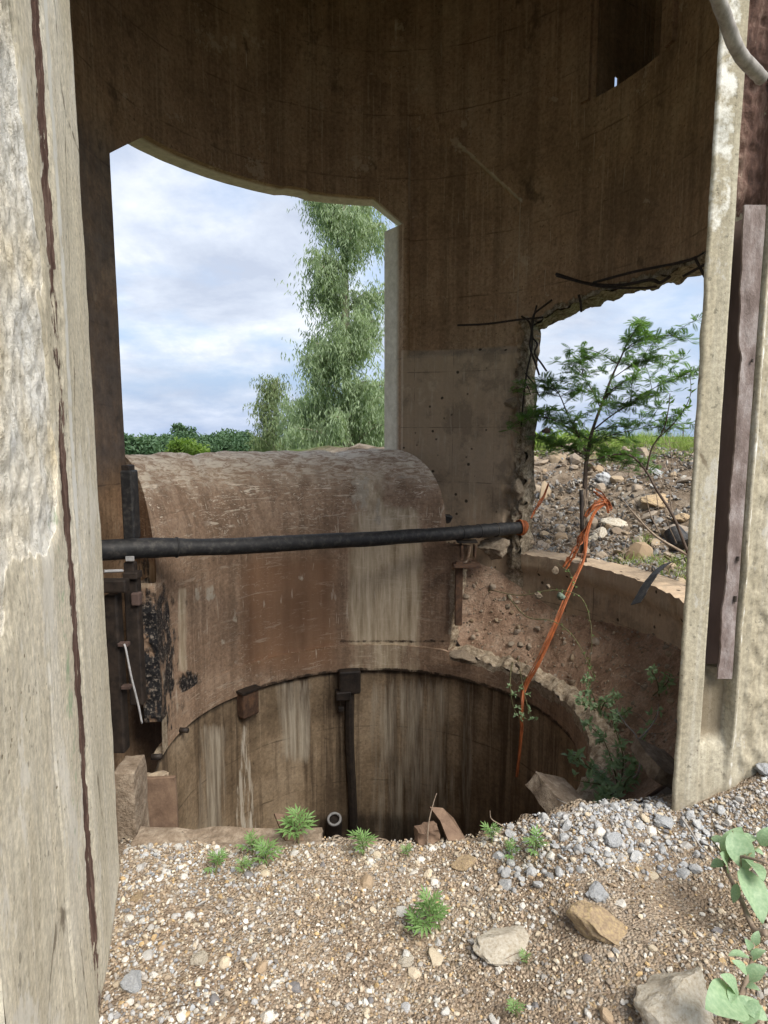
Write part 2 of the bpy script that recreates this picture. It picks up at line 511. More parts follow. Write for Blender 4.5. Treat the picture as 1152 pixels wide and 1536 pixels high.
def m_simple(name, c1, c2, scale=12, rough=0.7, spec=0.3, bump=0.3, bdist=0.01, stretch=(1, 1, 1), c3=None, metal=0.0):
    t = NT(name, rough, spec)
    v = t.map(stretch)
    n = t.noise(scale, 6, 0.7, v)
    stops = [(0.33, c1), (0.66, c2)] if c3 is None else [(0.28, c1), (0.5, c2), (0.72, c3)]
    t.color(t.ramp(n, stops))
    t.b.inputs['Metallic'].default_value = metal
    t.bump(t.noise(scale * 2.5, 6, 0.7, v), bump, bdist)
    return t.m
def m_leaf(name, c1, c2, trans=0.35, rough=0.55, scale=6):
    t = NT(name, rough, 0.3)
    c = t.ramp(t.noise(scale, 3, 0.6), [(0.3, c1), (0.7, c2)])
    c = t.mix(1.0, c, t.ramp(t.attr('tint'), [(0.0, 0.6), (1.0, 1.4)]), 'MULTIPLY') if name.startswith('tinted') else c
    t.color(c)
    tr = t.n.new('ShaderNodeBsdfTranslucent')
    t.lk(t.mix(1.0, c, (1.25, 1.35, 0.6), 'MULTIPLY'), tr.inputs['Color'])
    mx = t.n.new('ShaderNodeMixShader')
    mx.inputs[0].default_value = trans
    t.l.new(t.b.outputs[0], mx.inputs[1]); t.l.new(tr.outputs[0], mx.inputs[2])
    t.l.new(mx.outputs[0], t.out.inputs[0])
    return t.m
def m_stone(name, by_attr, dust=0.5):
    t = NT(name, 0.85, 0.3)
    if by_attr: base = t.attr('tint', 'Color')
    else:
        r = t.rnd()
        base = t.ramp(r, [(0.0, (0.40, 0.395, 0.38)), (0.22, (0.50, 0.49, 0.46)), (0.36, (0.63, 0.60, 0.54)), (0.50, (0.50, 0.43, 0.32)),
                          (0.62, (0.36, 0.27, 0.18)), (0.72, (0.40, 0.41, 0.42)), (0.82, (0.17, 0.17, 0.18)), (0.9, (0.55, 0.47, 0.35)), (1.0, (0.52, 0.34, 0.15))], 'CONSTANT')
    f = t.noise(40, 6, 0.7)
    c = t.mix(1.0, base, t.ramp(f, [(0.25, 0.6), (0.75, 1.3)]), 'MULTIPLY')
    g = t.ramp(t.noise(9, 5, 0.65), [(0.45, (dust - 0.5) * 3.5), (0.72, 0.35 + dust * 0.5)])
    c = t.mix(g, c, (0.26, 0.19, 0.12))
    t.color(c)
    t.bump(f, 0.5, 0.004)
    return t.m
def m_soil():
    t = NT('soil', 0.97, 0.1)
    c = t.ramp(t.noise(3.0, 7, 0.68), [(0.32, (0.15, 0.106, 0.072)), (0.5, (0.265, 0.20, 0.142)), (0.66, (0.39, 0.32, 0.245))])
    v = t.n.new('ShaderNodeTexVoronoi'); v.inputs['Scale'].default_value = 110
    t.l.new(t.obj, v.inputs['Vector'])
    bw = t.n.new('ShaderNodeSeparateColor'); t.l.new(v.outputs['Color'], bw.inputs[0])
    peb = t.ramp(bw.outputs[0], [(0.0, (0.20, 0.15, 0.105)), (0.3, (0.33, 0.265, 0.195)), (0.55, (0.44, 0.385, 0.30)), (0.78, (0.52, 0.49, 0.43)), (0.92, (0.48, 0.36, 0.20)), (1.0, (0.66, 0.62, 0.55))], 'CONSTANT')
    c = t.mix(t.ramp(t.noise(5, 5, 0.7), [(0.35, 0.05), (0.65, 0.6)]), c, peb)
    c = t.mix(1.0, c, t.ramp(t.noise(60, 5, 0.7), [(0.3, 0.65), (0.7, 1.2)]), 'MULTIPLY')
    t.color(c)
    h = t.math('MULTIPLY_ADD', t.voro(110), -0.7, t.noise(20, 7, 0.75))
    t.bump(h, 0.9, 0.018)
    return t.m
def m_dirt():
    t = NT('dirt', 0.97, 0.1)
    c = t.ramp(t.noise(4.0, 8, 0.72), [(0.32, (0.22, 0.138, 0.092)), (0.5, (0.45, 0.30, 0.21)), (0.66, (0.58, 0.43, 0.32))])
    c = t.mix(1.0, c, t.ramp(t.noise(45, 6, 0.75), [(0.3, 0.6), (0.7, 1.25)]), 'MULTIPLY')
    t.color(c)
    t.bump(t.noise(16, 8, 0.78), 1.0, 0.05)
    return t.m
def m_land():
    t = NT('land', 0.97, 0.1)
    sep = t.n.new('ShaderNodeSeparateXYZ'); t.l.new(t.obj, sep.inputs[0])
    c = t.ramp(t.noise(2.5, 8, 0.7), [(0.36, (0.09, 0.066, 0.045)), (0.5, (0.20, 0.155, 0.112)), (0.64, (0.32, 0.27, 0.21))])
    g = t.ramp(t.noise(6, 6, 0.7), [(0.3, (0.06, 0.10, 0.025)), (0.7, (0.13, 0.17, 0.05))])
    c = t.mix(t.attr('green'), c, g)
    t.color(c)
    t.bump(t.noise(9, 8, 0.75), 0.9, 0.06)
    return t.m

M = {}
M['tower'] = m_tower(); M['jamb'] = m_jamb(); M['dirty_jamb'] = m_jamb('dirty_jamb_concrete', 0.66); M['chute'] = m_chute(); M['shaft'] = m_shaft()
M['soil'] = m_soil(); M['dirt'] = m_dirt(); M['land'] = m_land()
M['stone'] = m_stone('stone', False); M['dusty'] = m_stone('dusty_stone', False, 0.72); M['gravel'] = m_stone('gravel', True)
M['rubber'] = m_simple('black_rubber', (0.010, 0.010, 0.011), (0.022, 0.022, 0.023), 22, 0.55, 0.35, 0.5, 0.006, (1, 1, 1), (0.075, 0.068, 0.06))
M['rust'] = m_simple('rusty_steel', (0.035, 0.022, 0.016), (0.10, 0.058, 0.038), 16, 0.8, 0.3, 0.5, 0.006, (1, 1, 0.6), (0.20, 0.11, 0.06))
M['darksteel'] = m_simple('dark_steel', (0.012, 0.010, 0.009), (0.045, 0.033, 0.026), 14, 0.6, 0.35, 0.4, 0.005)
M['mauve'] = m_simple('mauve_steel', (0.10, 0.07, 0.06), (0.19, 0.15, 0.138), 16, 0.75, 0.3, 0.8, 0.008, (1, 1, 0.5), (0.36, 0.325, 0.315))
M['web'] = m_simple('brown_steel', (0.075, 0.05, 0.042), (0.13, 0.09, 0.078), 6, 0.75, 0.25, 0.3, 0.004, (1, 1, 0.3))
M['plate'] = m_simple('flaking_plate', (0.07, 0.042, 0.028), (0.145, 0.095, 0.065), 10, 0.8, 0.25, 0.5, 0.005, (1, 1, 1), (0.22, 0.15, 0.10))
M['chunk'] = m_simple('chunk_concrete', (0.17, 0.125, 0.085), (0.30, 0.24, 0.175), 8, 0.95, 0.15, 0.8, 0.02, (1, 1, 1), (0.42, 0.36, 0.28))
M['slabm'] = m_simple('slab_concrete', (0.11, 0.08, 0.055), (0.22, 0.17, 0.125), 20, 0.95, 0.15, 0.9, 0.015, (1, 1, 1), (0.36, 0.30, 0.23))
M['bankstone'] = None
M['rebar'] = m_simple('rebar', (0.012, 0.010, 0.010), (0.05, 0.034, 0.027), 30, 0.75, 0.3, 0.5, 0.002)
M['galv'] = m_simple('galvanised', (0.25, 0.25, 0.25), (0.45, 0.45, 0.45), 20, 0.5, 0.4, 0.2, 0.002)
M['weathered'] = m_simple('weathered_wood', (0.17, 0.155, 0.14), (0.38, 0.36, 0.34), 22, 0.75, 0.3, 0.5, 0.004, (1, 1, 0.25))
M['bark'] = m_simple('bark', (0.055, 0.04, 0.032), (0.13, 0.10, 0.08), 30, 0.9, 0.15, 0.7, 0.004, (1, 1, 0.4))
M['gumbark'] = m_simple('gum_bark', (0.20, 0.165, 0.125), (0.40, 0.36, 0.30), 3, 0.85, 0.2, 0.4, 0.01, (1, 1, 0.4))
M['drytwig'] = m_simple('dry_twig', (0.15, 0.11, 0.08), (0.32, 0.26, 0.20), 26, 0.9, 0.15, 0.4, 0.003)
M['greentwig'] = m_simple('green_twig', (0.09, 0.09, 0.04), (0.17, 0.16, 0.08), 26, 0.8, 0.2, 0.3, 0.003)
M['orange'] = m_simple('orange_strap', (0.20, 0.062, 0.024), (0.48, 0.145, 0.048), 26, 0.6, 0.3, 0.3, 0.003, (1, 1, 0.4))
M['pod'] = m_simple('dried_pod', (0.14, 0.105, 0.075), (0.30, 0.245, 0.18), 18, 0.9, 0.15, 0.6, 0.004)
M['greenpod'] = m_simple('green_pod', (0.13, 0.17, 0.13), (0.22, 0.27, 0.21), 18, 0.8, 0.2, 0.5, 0.004)
M['gumleaf'] = m_leaf('gum_leaf', (0.19, 0.255, 0.155), (0.35, 0.43, 0.275), 0.4, 0.5, 3)
M['acacialeaf'] = m_leaf('acacia_leaf', (0.07, 0.14, 0.042), (0.16, 0.27, 0.085), 0.45, 0.55, 5)
M['fartree'] = m_leaf('far_leaf', (0.04, 0.085, 0.042), (0.095, 0.16, 0.08), 0.25, 0.6, 0.6)
M['limeleaf'] = m_leaf('lime_leaf', (0.16, 0.26, 0.05), (0.30, 0.42, 0.10), 0.4, 0.55, 4)
M['paletree'] = m_leaf('pale_leaf', (0.12, 0.165, 0.075), (0.22, 0.27, 0.13), 0.3, 0.6, 2)
M['weed'] = m_leaf('weed_leaf', (0.105, 0.20, 0.06), (0.235, 0.37, 0.14), 0.35, 0.55, 20)
M['bushleaf'] = m_leaf('bush_leaf', (0.16, 0.25, 0.13), (0.30, 0.41, 0.23), 0.3, 0.5, 8)
M['glaucous'] = m_leaf('glaucous_leaf', (0.19, 0.30, 0.17), (0.31, 0.42, 0.26), 0.25, 0.5, 12)
M['grass'] = m_leaf('grass_blade', (0.14, 0.21, 0.05), (0.30, 0.37, 0.12), 0.35, 0.6, 5)

# ------------------------------------------------------------------ the place: numbers
TC = Vector((0.05, 4.65, 0))      # tower axis
TR, TT = 2.25, 0.27               # inner radius, wall thickness
SC = Vector((-0.08, 4.65, 0))     # shaft axis
SR = 1.65
WN = Vector((-0.6, 0.8, 0)); WE = Vector((0.8, 0.6, 0))   # the window looks along WN, runs along WE
A_WL, A_WR, A_PR, A_OR, A_DR, A_DL = 168.0, 85.9, 51.8, -38.0, -60.0, -120.0  # right end of the gap widened, unseen behind the jamb, for more light

def land_z(x, y):
    dx, dy = x - TC.x, y - TC.y
    r = math.hypot(dx, dy); a = math.degrees(math.atan2(dy, dx))
    near = sm(-5, -70, a) * sm(-175, -110, a) if a < 0 else 0.0
    left = sm(110, 175, a) + sm(-110, -175, a)
    base = lerp(lerp(0.33, 0.1, min(1, left)), -0.16, near)
    bank = 1.36 + 0.15 * nz(x * 0.5, y * 0.5)
    w = sm(2.5, 5.6, r) * sm(-60, -5, a) * (1 - sm(95, 150, a))
    z = lerp(base, bank, w)
    z = lerp(z, -2.6 if a > -20 else -0.1, sm(7.5, 30, r) * (1 - near))
    amp = (0.05 + 0.08 * sm(3.0, 4.0, r) * sm(9, 7, r)) * sm(2.6, 3.3, r) * (1 - near)
    z += amp * fbm(x * 1.7, y * 1.7, 3) + 0.35 * sm(30, 200, r) * nz(x * 0.02, y * 0.02)
    return z
def gravel_z(x, y):
    z = 0.17 * sm(0.15, 1.0, x) + 0.022 * fbm(x * 2.2, y * 2.2, 1) + 0.008 * fbm(x * 9, y * 9, 5)
    z += 0.26 * math.exp(-(((x - 1.75) ** 2) + (y - 2.25) ** 2) / 0.16)
    z -= 0.07 * math.exp(-(((x - 1.02) ** 2) / 0.06 + (y - 1.80) ** 2 / 0.05))
    z += 0.03 * math.exp(-(((x + 0.72) ** 2) / 0.03 + (y - 2.0) ** 2 / 0.3))
    return z

# ------------------------------------------------------------------ ground
def build_ground():
    mb = MB(); nu = 240
    rs = [2.40, 2.5, 2.6, 2.75, 2.9, 3.1, 3.3, 3.5, 3.75, 4, 4.3, 4.6, 5, 5.4, 5.8, 6.3, 7, 8, 9, 10.5, 12, 14, 17, 21, 27, 36, 50, 80, 150, 300, 700, 1600, 4000]
    vs, fs, gr = [], [], []
    for r in rs:
        for i in range(nu):
            a = 2 * math.pi * i / nu
            x, y = TC.x + r * math.cos(a), TC.y + r * math.sin(a)
            vs.append((x, y, land_z(x, y)))
            gr.append(min(1.0, sm(6.4, 8.4, r + 1.2 * nz(x, y)) + 0.0))
    for j in range(len(rs) - 1):
        for i in range(nu):
            i2 = (i + 1) % nu
            fs.append((j * nu + i, (j + 1) * nu + i, (j + 1) * nu + i2, j * nu + i2))
    mb.add(vs, fs); mb.att['green'] = gr
    o = mb.build('ground', M['land'], None, True, (0, 0, 0))
    tag(o, kind='structure')
    # gravel floor in and before the doorway, ending in a drop at the shaft
    mb = MB()
    def f(u, v):
        x = lerp(-1.75, 2.7, u)
        yy = lerp(-0.9, 2.42, v)
        y = min(yy, 2.30 + 0.02 * nz(x * 5, 1) + 0.012 * nz(x * 17, 4))
        z = gravel_z(x, y)
        e = min(sm(-1.75, -1.45, x), sm(2.7, 2.4, x), sm(-0.9, -0.4, y))
        z = lerp(-0.3, z, e)
        if yy > y:
            z -= (yy - y) * 5.0
        else:
            z -= 0.03 * sm(2.2, 2.3, y)
        return (x, y + 0.02 * max(0, yy - y), z)
    grid(mb, f, 230, 170)
    o = mb.build('gravel_floor', M['soil'], None, True, (0, 0, 0))
    tag(o, kind='structure')
build_ground()

# ------------------------------------------------------------------ tower
def dirv(a): return Vector((math.cos(R_(a)), math.sin(R_(a)), 0))
PANEL = [(-99, 3.9), (54.4, 3.9), (54.4, 3.95), (78.0, 4.88), (83.5, 4.92), (84.5, 1.0), (999, 1.0)]
def in_panel(a, z):
    if a < 54.4 or a > 84.6: return 0.0
    top = pw(a, [(54.4, 3.95), (78, 4.88), (84.6, 4.93)])
    s = min((a - 54.4) / 0.45, (84.6 - a) / 0.45, (top - z) / 0.018, (z - 1.62 - EYE + 0.75) / 0.05)
    return max(0.0, min(1.0, s))
def ti(a, z):
    r = TR + 0.006 * nz(a * 0.06, z * 0.8, 2) + 0.0025 * nz(a * 0.5, z * 5, 5)
    r += 0.055 * in_panel(a, z)
    if A_OR - 1 < a < A_PR + 2 and z < 0.7: r -= 0.055 * sm(0.175, 0.205, z + 0.01 * nz(a * 0.2, 6)) - 0.018 * nz(a * 0.35, z * 6, 3) * sm(0.28, 0.37, z)
    if A_PR - 3 < a < A_PR + 8 and 0.4 < z < EYE + 1.15:
        k = max(0.0, 1 - max(0, a - A_PR) / (4.0 + 3 * sm(1.6, 0.5, z) + 1.5 * nz(z * 4, 2)))
        r += min(1.0, k * 2.5) * (0.028 + 0.05 * fbm(a * 0.6, z * 7, 3, 5))
    p = TC + dirv(a) * r
    return Vector((p.x, p.y, z))
def to(a, z):
    p = TC + dirv(a) * (TR + TT)
    return Vector((p.x, p.y, z))
def out_ang(a):
    """angle on the outer face reached from the inner face at a, going along the window axis"""
    p = TC + dirv(a) * TR
    d = p - TC
    b = d.dot(WN); t = -b + math.sqrt(b * b - (TR * TR - (TR + TT) ** 2))
    q = d + WN * t
    return math.degrees(math.atan2(q.y, q.x)) % 360
LW, RW = out_ang(A_WL), out_ang(A_WR)
ZU = [(-120, EYE + 3.02), (-60, EYE + 3.02), (-50, 4.0), (-38, EYE + 1.3), (-5, EYE + 1.24), (12, EYE + 1.30), (30, EYE + 1.30), (42, EYE + 1.22), (51.8, EYE + 1.12),
      (56, EYE + 1.30), (85.9, EYE + 2.26), (94.1, EYE + 2.53), (156.4, EYE + 2.53), (168, EYE + 2.2), (225, 4.2), (240, EYE + 3.02)]
def zu(a):
    z = pw(a, ZU)
    if -38 < a < 51.8:
        k = sm(-38, -34, a) * sm(51.8, 48, a)
        z += k * (0.045 * nz(a * 0.11, 3) + 0.03 * nz(a * 0.33, 8) + 0.018 * nz(a * 1.1, 1))
    elif 94 < a < 157:
        z += 0.006 * nz(a * 0.2, 4) + (0.02 * sm(111, 112, a) * sm(119, 117, a))
    return z
def b_att(p):
    a = math.degrees(math.atan2(p.y - TC.y, p.x - TC.x)); z = p.z
    if a < A_PR - 1 and a > A_OR - 4: return max(0.0, 1.0 - abs(z - zu(a)) / 0.09) if z > 1.5 else 0.0
    if a <= A_PR + 9 and a > A_PR - 3 and z < EYE + 1.2:
        e = edge_pr(z)
        return max(0.0, 1.0 - max(0, a - e) / (4.5 + 3 * sm(1.5, 0.5, z)))
    return 0.0
def g_att(p):
    a = math.degrees(math.atan2(p.y - TC.y, p.x - TC.x)); z = p.z
    if a > 45 and a < 87: return sm(EYE + 0.97, EYE + 0.90, z)
    if -45 < a < 52 and z < 0.6: return 0.9
    return 0.0
def p_att(p):
    r = math.hypot(p.x - TC.x, p.y - TC.y); a = math.degrees(math.atan2(p.y - TC.y, p.x - TC.x))
    if 53.9 < a < 84.9:
        top = pw(a, [(54.4, 3.95), (78, 4.88), (84.6, 4.93)])
        if -0.02 < p.z - top < 0.015: return 0.5  # light caught by the panel's top edge, painted as a pale line
        if abs(a - 54.4) < 0.3 and 2.75 < p.z < 3.95: return 0.3
        if abs(a - 84.5) < 0.3 and 4.0 < p.z < 4.93: return 0.25
    return 0.9 if (r > TR + 0.09 and 70 < a < 180 and p.z > 1.0) else 0.0  # window reveal painted paler to look lit by the sky
def edge_pr(z):
    return A_PR - 0.3 + 1.1 * nz(z * 2.1, 7) + 0.7 * nz(z * 6, 3) + 0.35 * nz(z * 19, 5)
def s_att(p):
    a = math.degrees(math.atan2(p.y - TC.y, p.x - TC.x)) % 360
    return 0.62 * sm(163, 167, a) * sm(240, 236, a) * sm(0.9, 1.5, p.z) * sm(4.4, 3.6, p.z)  # painted backlit shade, with staining, on the wall left of the window
ATT = {'broken': b_att, 'grey': g_att, 'pale': p_att, 'shade_stain': s_att}
def rough_edge(p, v):
    b = b_att(p)
    if b <= 0: return Vector((0, 0, 0))
    k = 0.05 * b
    return Vector((nz(p.x * 9, p.y * 9, p.z * 9), nz(p.x * 9 + 40, p.y * 9, p.z * 9), nz(p.x * 9, p.y * 9 + 40, p.z * 9))) * k

tower = empty('concrete_tower', (TC.x, TC.y, 0), 'round brown concrete shaft tower with a chamfered window and a broken gap in its wall', 'tower')
def wall_piece(name, a0, a1, zlo, zhi, nu, nv, sides, oa0=None, oa1=None, e1=None, label=None):
    mb = MB()
    def ang(u, v): 
        aa = a0
        if e1: aa = lerp(a0, e1(lerp(zlo(a0), zhi(a0), v)), 1.0)
        return lerp(aa, a1, u)
    def inner(u, v):
        a = ang(u, v); return ti(a, lerp(zlo(a), zhi(a), v))
    def outer(u, v):
        a = ang(u, v); s = lerp((oa0 - a0) if oa0 is not None else 0, (oa1 - a1) if oa1 is not None else 0, u)
        return to(a + s, lerp(zlo(a), zhi(a), v))
    slab(mb, inner, outer, nu, nv, 5, sides, ATT, rough_edge)
    o = mb.build(name, M['tower'], tower, True)
    if label: o['label'] = label
    return o
K = lambda z: (lambda a: z)
# pillar between window and broken gap
wall_piece('pillar', A_PR, A_WR, K(-0.6), zu, 96, 210, 'lrt', None, RW, edge_pr, 'concrete pillar with a crumbling edge beside the gap')
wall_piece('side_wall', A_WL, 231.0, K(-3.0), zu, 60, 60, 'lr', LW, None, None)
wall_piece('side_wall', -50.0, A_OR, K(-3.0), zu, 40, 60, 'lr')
wall_piece('parapet', A_OR, A_PR + 1.5, K(-1.6), lambda a: 0.37 + 0.012 * nz(a * 0.5) + 0.008 * nz(a * 1.7, 4), 150, 44, 't', label='low curved wall under the broken gap')
wall_piece('footing', A_PR, 240.0, K(-3.0), K(-0.62), 60, 8, 't')
wall_piece('footing', -120.0, A_PR, K(-3.0), lambda a: -1.62 if a > A_OR else (-0.25 if a < -60 else -0.3), 60, 8, 't')
wall_piece('back_sill', A_WR, A_WL, K(-0.6), K(0.5), 40, 8, 't')
# upper drum, in two lifts; the second leaves a recess at the right
Z2 = EYE + 3.02
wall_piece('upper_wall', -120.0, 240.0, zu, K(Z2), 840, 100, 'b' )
N0, N1 = 17.0, 34.7
wall_piece('upper_wall', N1, 360.0 + N0, lambda a: pw(a, [(238, Z2), (239, 6.2), (301, 6.2), (302, Z2)]), K(8.2), 340, 30, 'lrb')  # unseen doorway carried up high here to let in sun and sky
mb = MB()
def rpt(a, r, z):
    p = TC + dirv(a) * r; return (p.x, p.y, z)
RB = TR + 0.85
for a0, a1, z0 in ((N0 - 1, N1 + 1, Z2),):
    slab(mb, lambda u, v: rpt(lerp(a0, a1, u), RB + (0.02 if z0 > Z2 else 0), lerp(z0, 8.2, v)), lambda u, v: rpt(lerp(a0, a1, u), RB + 0.05, lerp(z0, 8.2, v)), 6, 10, 1, 'lrbt', ATT)
for a0, a1, r0, r1, z0, z1 in ((N0 - 1.4, N0, TR + 0.2, RB + 0.04, Z2, 8.2), (N1, N1 + 0.45, TR + 0.33, RB + 0.04, Z2, 8.2), (N1 + 0.02, N1 + 0.42, TR + 0.25, TR + 0.335, Z2 + 0.27, 8.2), (N1 + 0.02, N1 + 0.42, TR + 0.25, TR + 0.335, Z2 - 0.02, Z2 + 0.05)):
    slab(mb, lambda u, v: rpt(a0, lerp(r0, r1, u), lerp(z0, z1, v)), lambda u, v: rpt(a1, lerp(r0, r1, u), lerp(z0, z1, v)), 4, 10, 1, 'lrbt', ATT)
slab(mb, lambda u, v: rpt(lerp(N0, N1, u), lerp(TR + 0.2, RB + 0.04, v), Z2 - 0.002), lambda u, v: rpt(lerp(N0, N1, u), lerp(TR + 0.2, RB + 0.04, v), Z2 - 0.05), 6, 3, 1, 'lrbt', ATT)
slab(mb, lambda u, v: rpt(lerp(N0 - 2, N1 + 2, u), lerp(TR + 0.2, RB + 0.06, v), 8.2), lambda u, v: rpt(lerp(N0 - 2, N1 + 2, u), lerp(TR + 0.2, RB + 0.06, v), 8.3), 6, 3, 1, 'lrbt', ATT)
mb.build('recess_back', M['tower'], tower, False)
mb = MB()
def roof(u, v):
    p = TC + dirv(360 * u) * (TR + 0.3) * v; return (p.x, p.y, 8.2)
def roof2(u, v):
    p = TC + dirv(360 * u) * (TR + 0.3) * v; return (p.x, p.y, 8.45)
grid(mb, roof, 48, 2, ATT, True); grid(mb, roof2, 48, 2, ATT)
mb.build('roof', M['tower'], tower)
# a darker pour seam and a rib beside the recess
mb = MB()
for (a, w, z0, z1) in ((37.2, 0.05, Z2 - 0.0, 8.0), (13.6, 0.06, Z2, 8.0)):
    def ri(u, v, a=a, w=w, z0=z0, z1=z1):
        p = TC + dirv(a + (u - 0.5) * 2.2) * (TR - 0.035); return (p.x, p.y, lerp(z0, z1, v))
    def ro(u, v, a=a, w=w, z0=z0, z1=z1):
        p = TC + dirv(a + (u - 0.5) * 2.6) * (TR + 0.03); return (p.x, p.y, lerp(z0, z1, v))
    slab(mb, ri, ro, 3, 12, 1, 'lrb', ATT)
mb.build('rib', M['tower'], tower)

# door jambs -------------------------------------------------------
def jamb_left():
    A = Vector((-0.97, 2.08, 0)); D = Vector((0.311, -0.950, 0)); Nn = Vector((0.950, 0.311, 0))
    L = 1.36
    def disp(u, z):
        d = 0.004 * fbm(u * 5, z * 3, 2)
        g = sm(0.505, 0.525, u + 0.006 * nz(z * 2, 3) + 0.008 * nz(z * 24, 3)) * sm(0.672, 0.65, u + 0.006 * nz(z * 2, 9) + 0.012 * nz(z * 19, 9))
        d -= 0.006 * g * (0.3 + 1.2 * abs(nz(u * 40, z * 18, 2)))
        s = spall(u, z)
        d += s * (-0.009 + 0.006 * fbm(u * 7, z * 7, 6, 4) + 0.006 * fbm(u * 34, z * 34, 3, 4))
        d -= 0.006 * sm(0.012, 0.0, abs(u - 0.90 - 0.01 * nz(z * 3) - 0.02 * z)) * sm(1.3, 1.1, z)
        return d
    def spall(u, z):
        n = 0.10 * fbm(u * 5, z * 5, 9)
        return sm(0.69, 0.74, u + n * 0.7) * sm(1.28, 1.42, z + n) * sm(2.62, 2.45, z + n * 1.5 + 0.5 * sm(0.95, 0.70, u))
    mb = MB()
    at_ = {}
    def f(u, v):
        uu = u * L; z = lerp(-0.2, 6.3, v)
        p = A + D * uu + Nn * disp(uu, z)
        e = sm(0.02, 0.0, uu)
        p = p - Nn * 0.012 * e + Vector((0.006 * nz(z * 7, 2) * e, 0, 0))
        return (p.x, p.y, z)
    def uof(p): return (Vector((p.x, p.y, 0)) - A).dot(D)
    atts = {
        'spall': lambda p: spall(uof(p), p.z),
        'rust': lambda p: sm(0.53, 0.57, uof(p)) * sm(0.66, 0.62, uof(p)) * (0.55 if p.z < 0.25 else 0.9) * (0.95 if p.z < 1.6 or p.z > 2.0 else 0.55),
        'chalk': lambda p: 0.62 * sm(0.40, 0.46, uof(p)) * sm(0.52, 0.49, uof(p)) * sm(0.8, 1.4, p.z),
        'moss': lambda p: 0.5 * sm(0.68, 0.72, uof(p)) * sm(0.84, 0.76, uof(p)) * sm(0.2, 0.8, p.z) * sm(1.7, 1.4, p.z),
        'brown_tone': lambda p: 0.55 * sm(0.1, -0.02, p.z) + 0.55 * sm(0.02, 0.0, abs(uof(p) - 0.90 - 0.01 * nz(p.z * 3) - 0.02 * p.z)) * sm(1.3, 1.1, p.z),
    }
    grid(mb, f, 150, 560, atts)
    # the rest of the block: back returns
    P0 = A; P1 = A + D * L; P2 = Vector((-2.6, P1.y, 0)); P3 = Vector((-2.6, 2.75, 0)); P4 = Vector((-1.34, 2.74, 0))
    for q0, q1 in ((P1, P2), (P2, P3), (P3, P4), (P4, P0)):
        def g(u, v, q0=q0, q1=q1):
            p = q0.lerp(q1, u); e = 0.006 if (q1 is P0 and u > 0.99) else 0
            return (p.x - 0.012 * (u if q1 is P0 else 0), p.y, lerp(-0.3, 6.3, v))
        grid(mb, g, 12, 40, atts)
    o = mb.build('door_jamb', M['jamb'], tower, True)
    o['label'] = 'thick pale jamb with a rusty strip and a chipped face'
jamb_left()
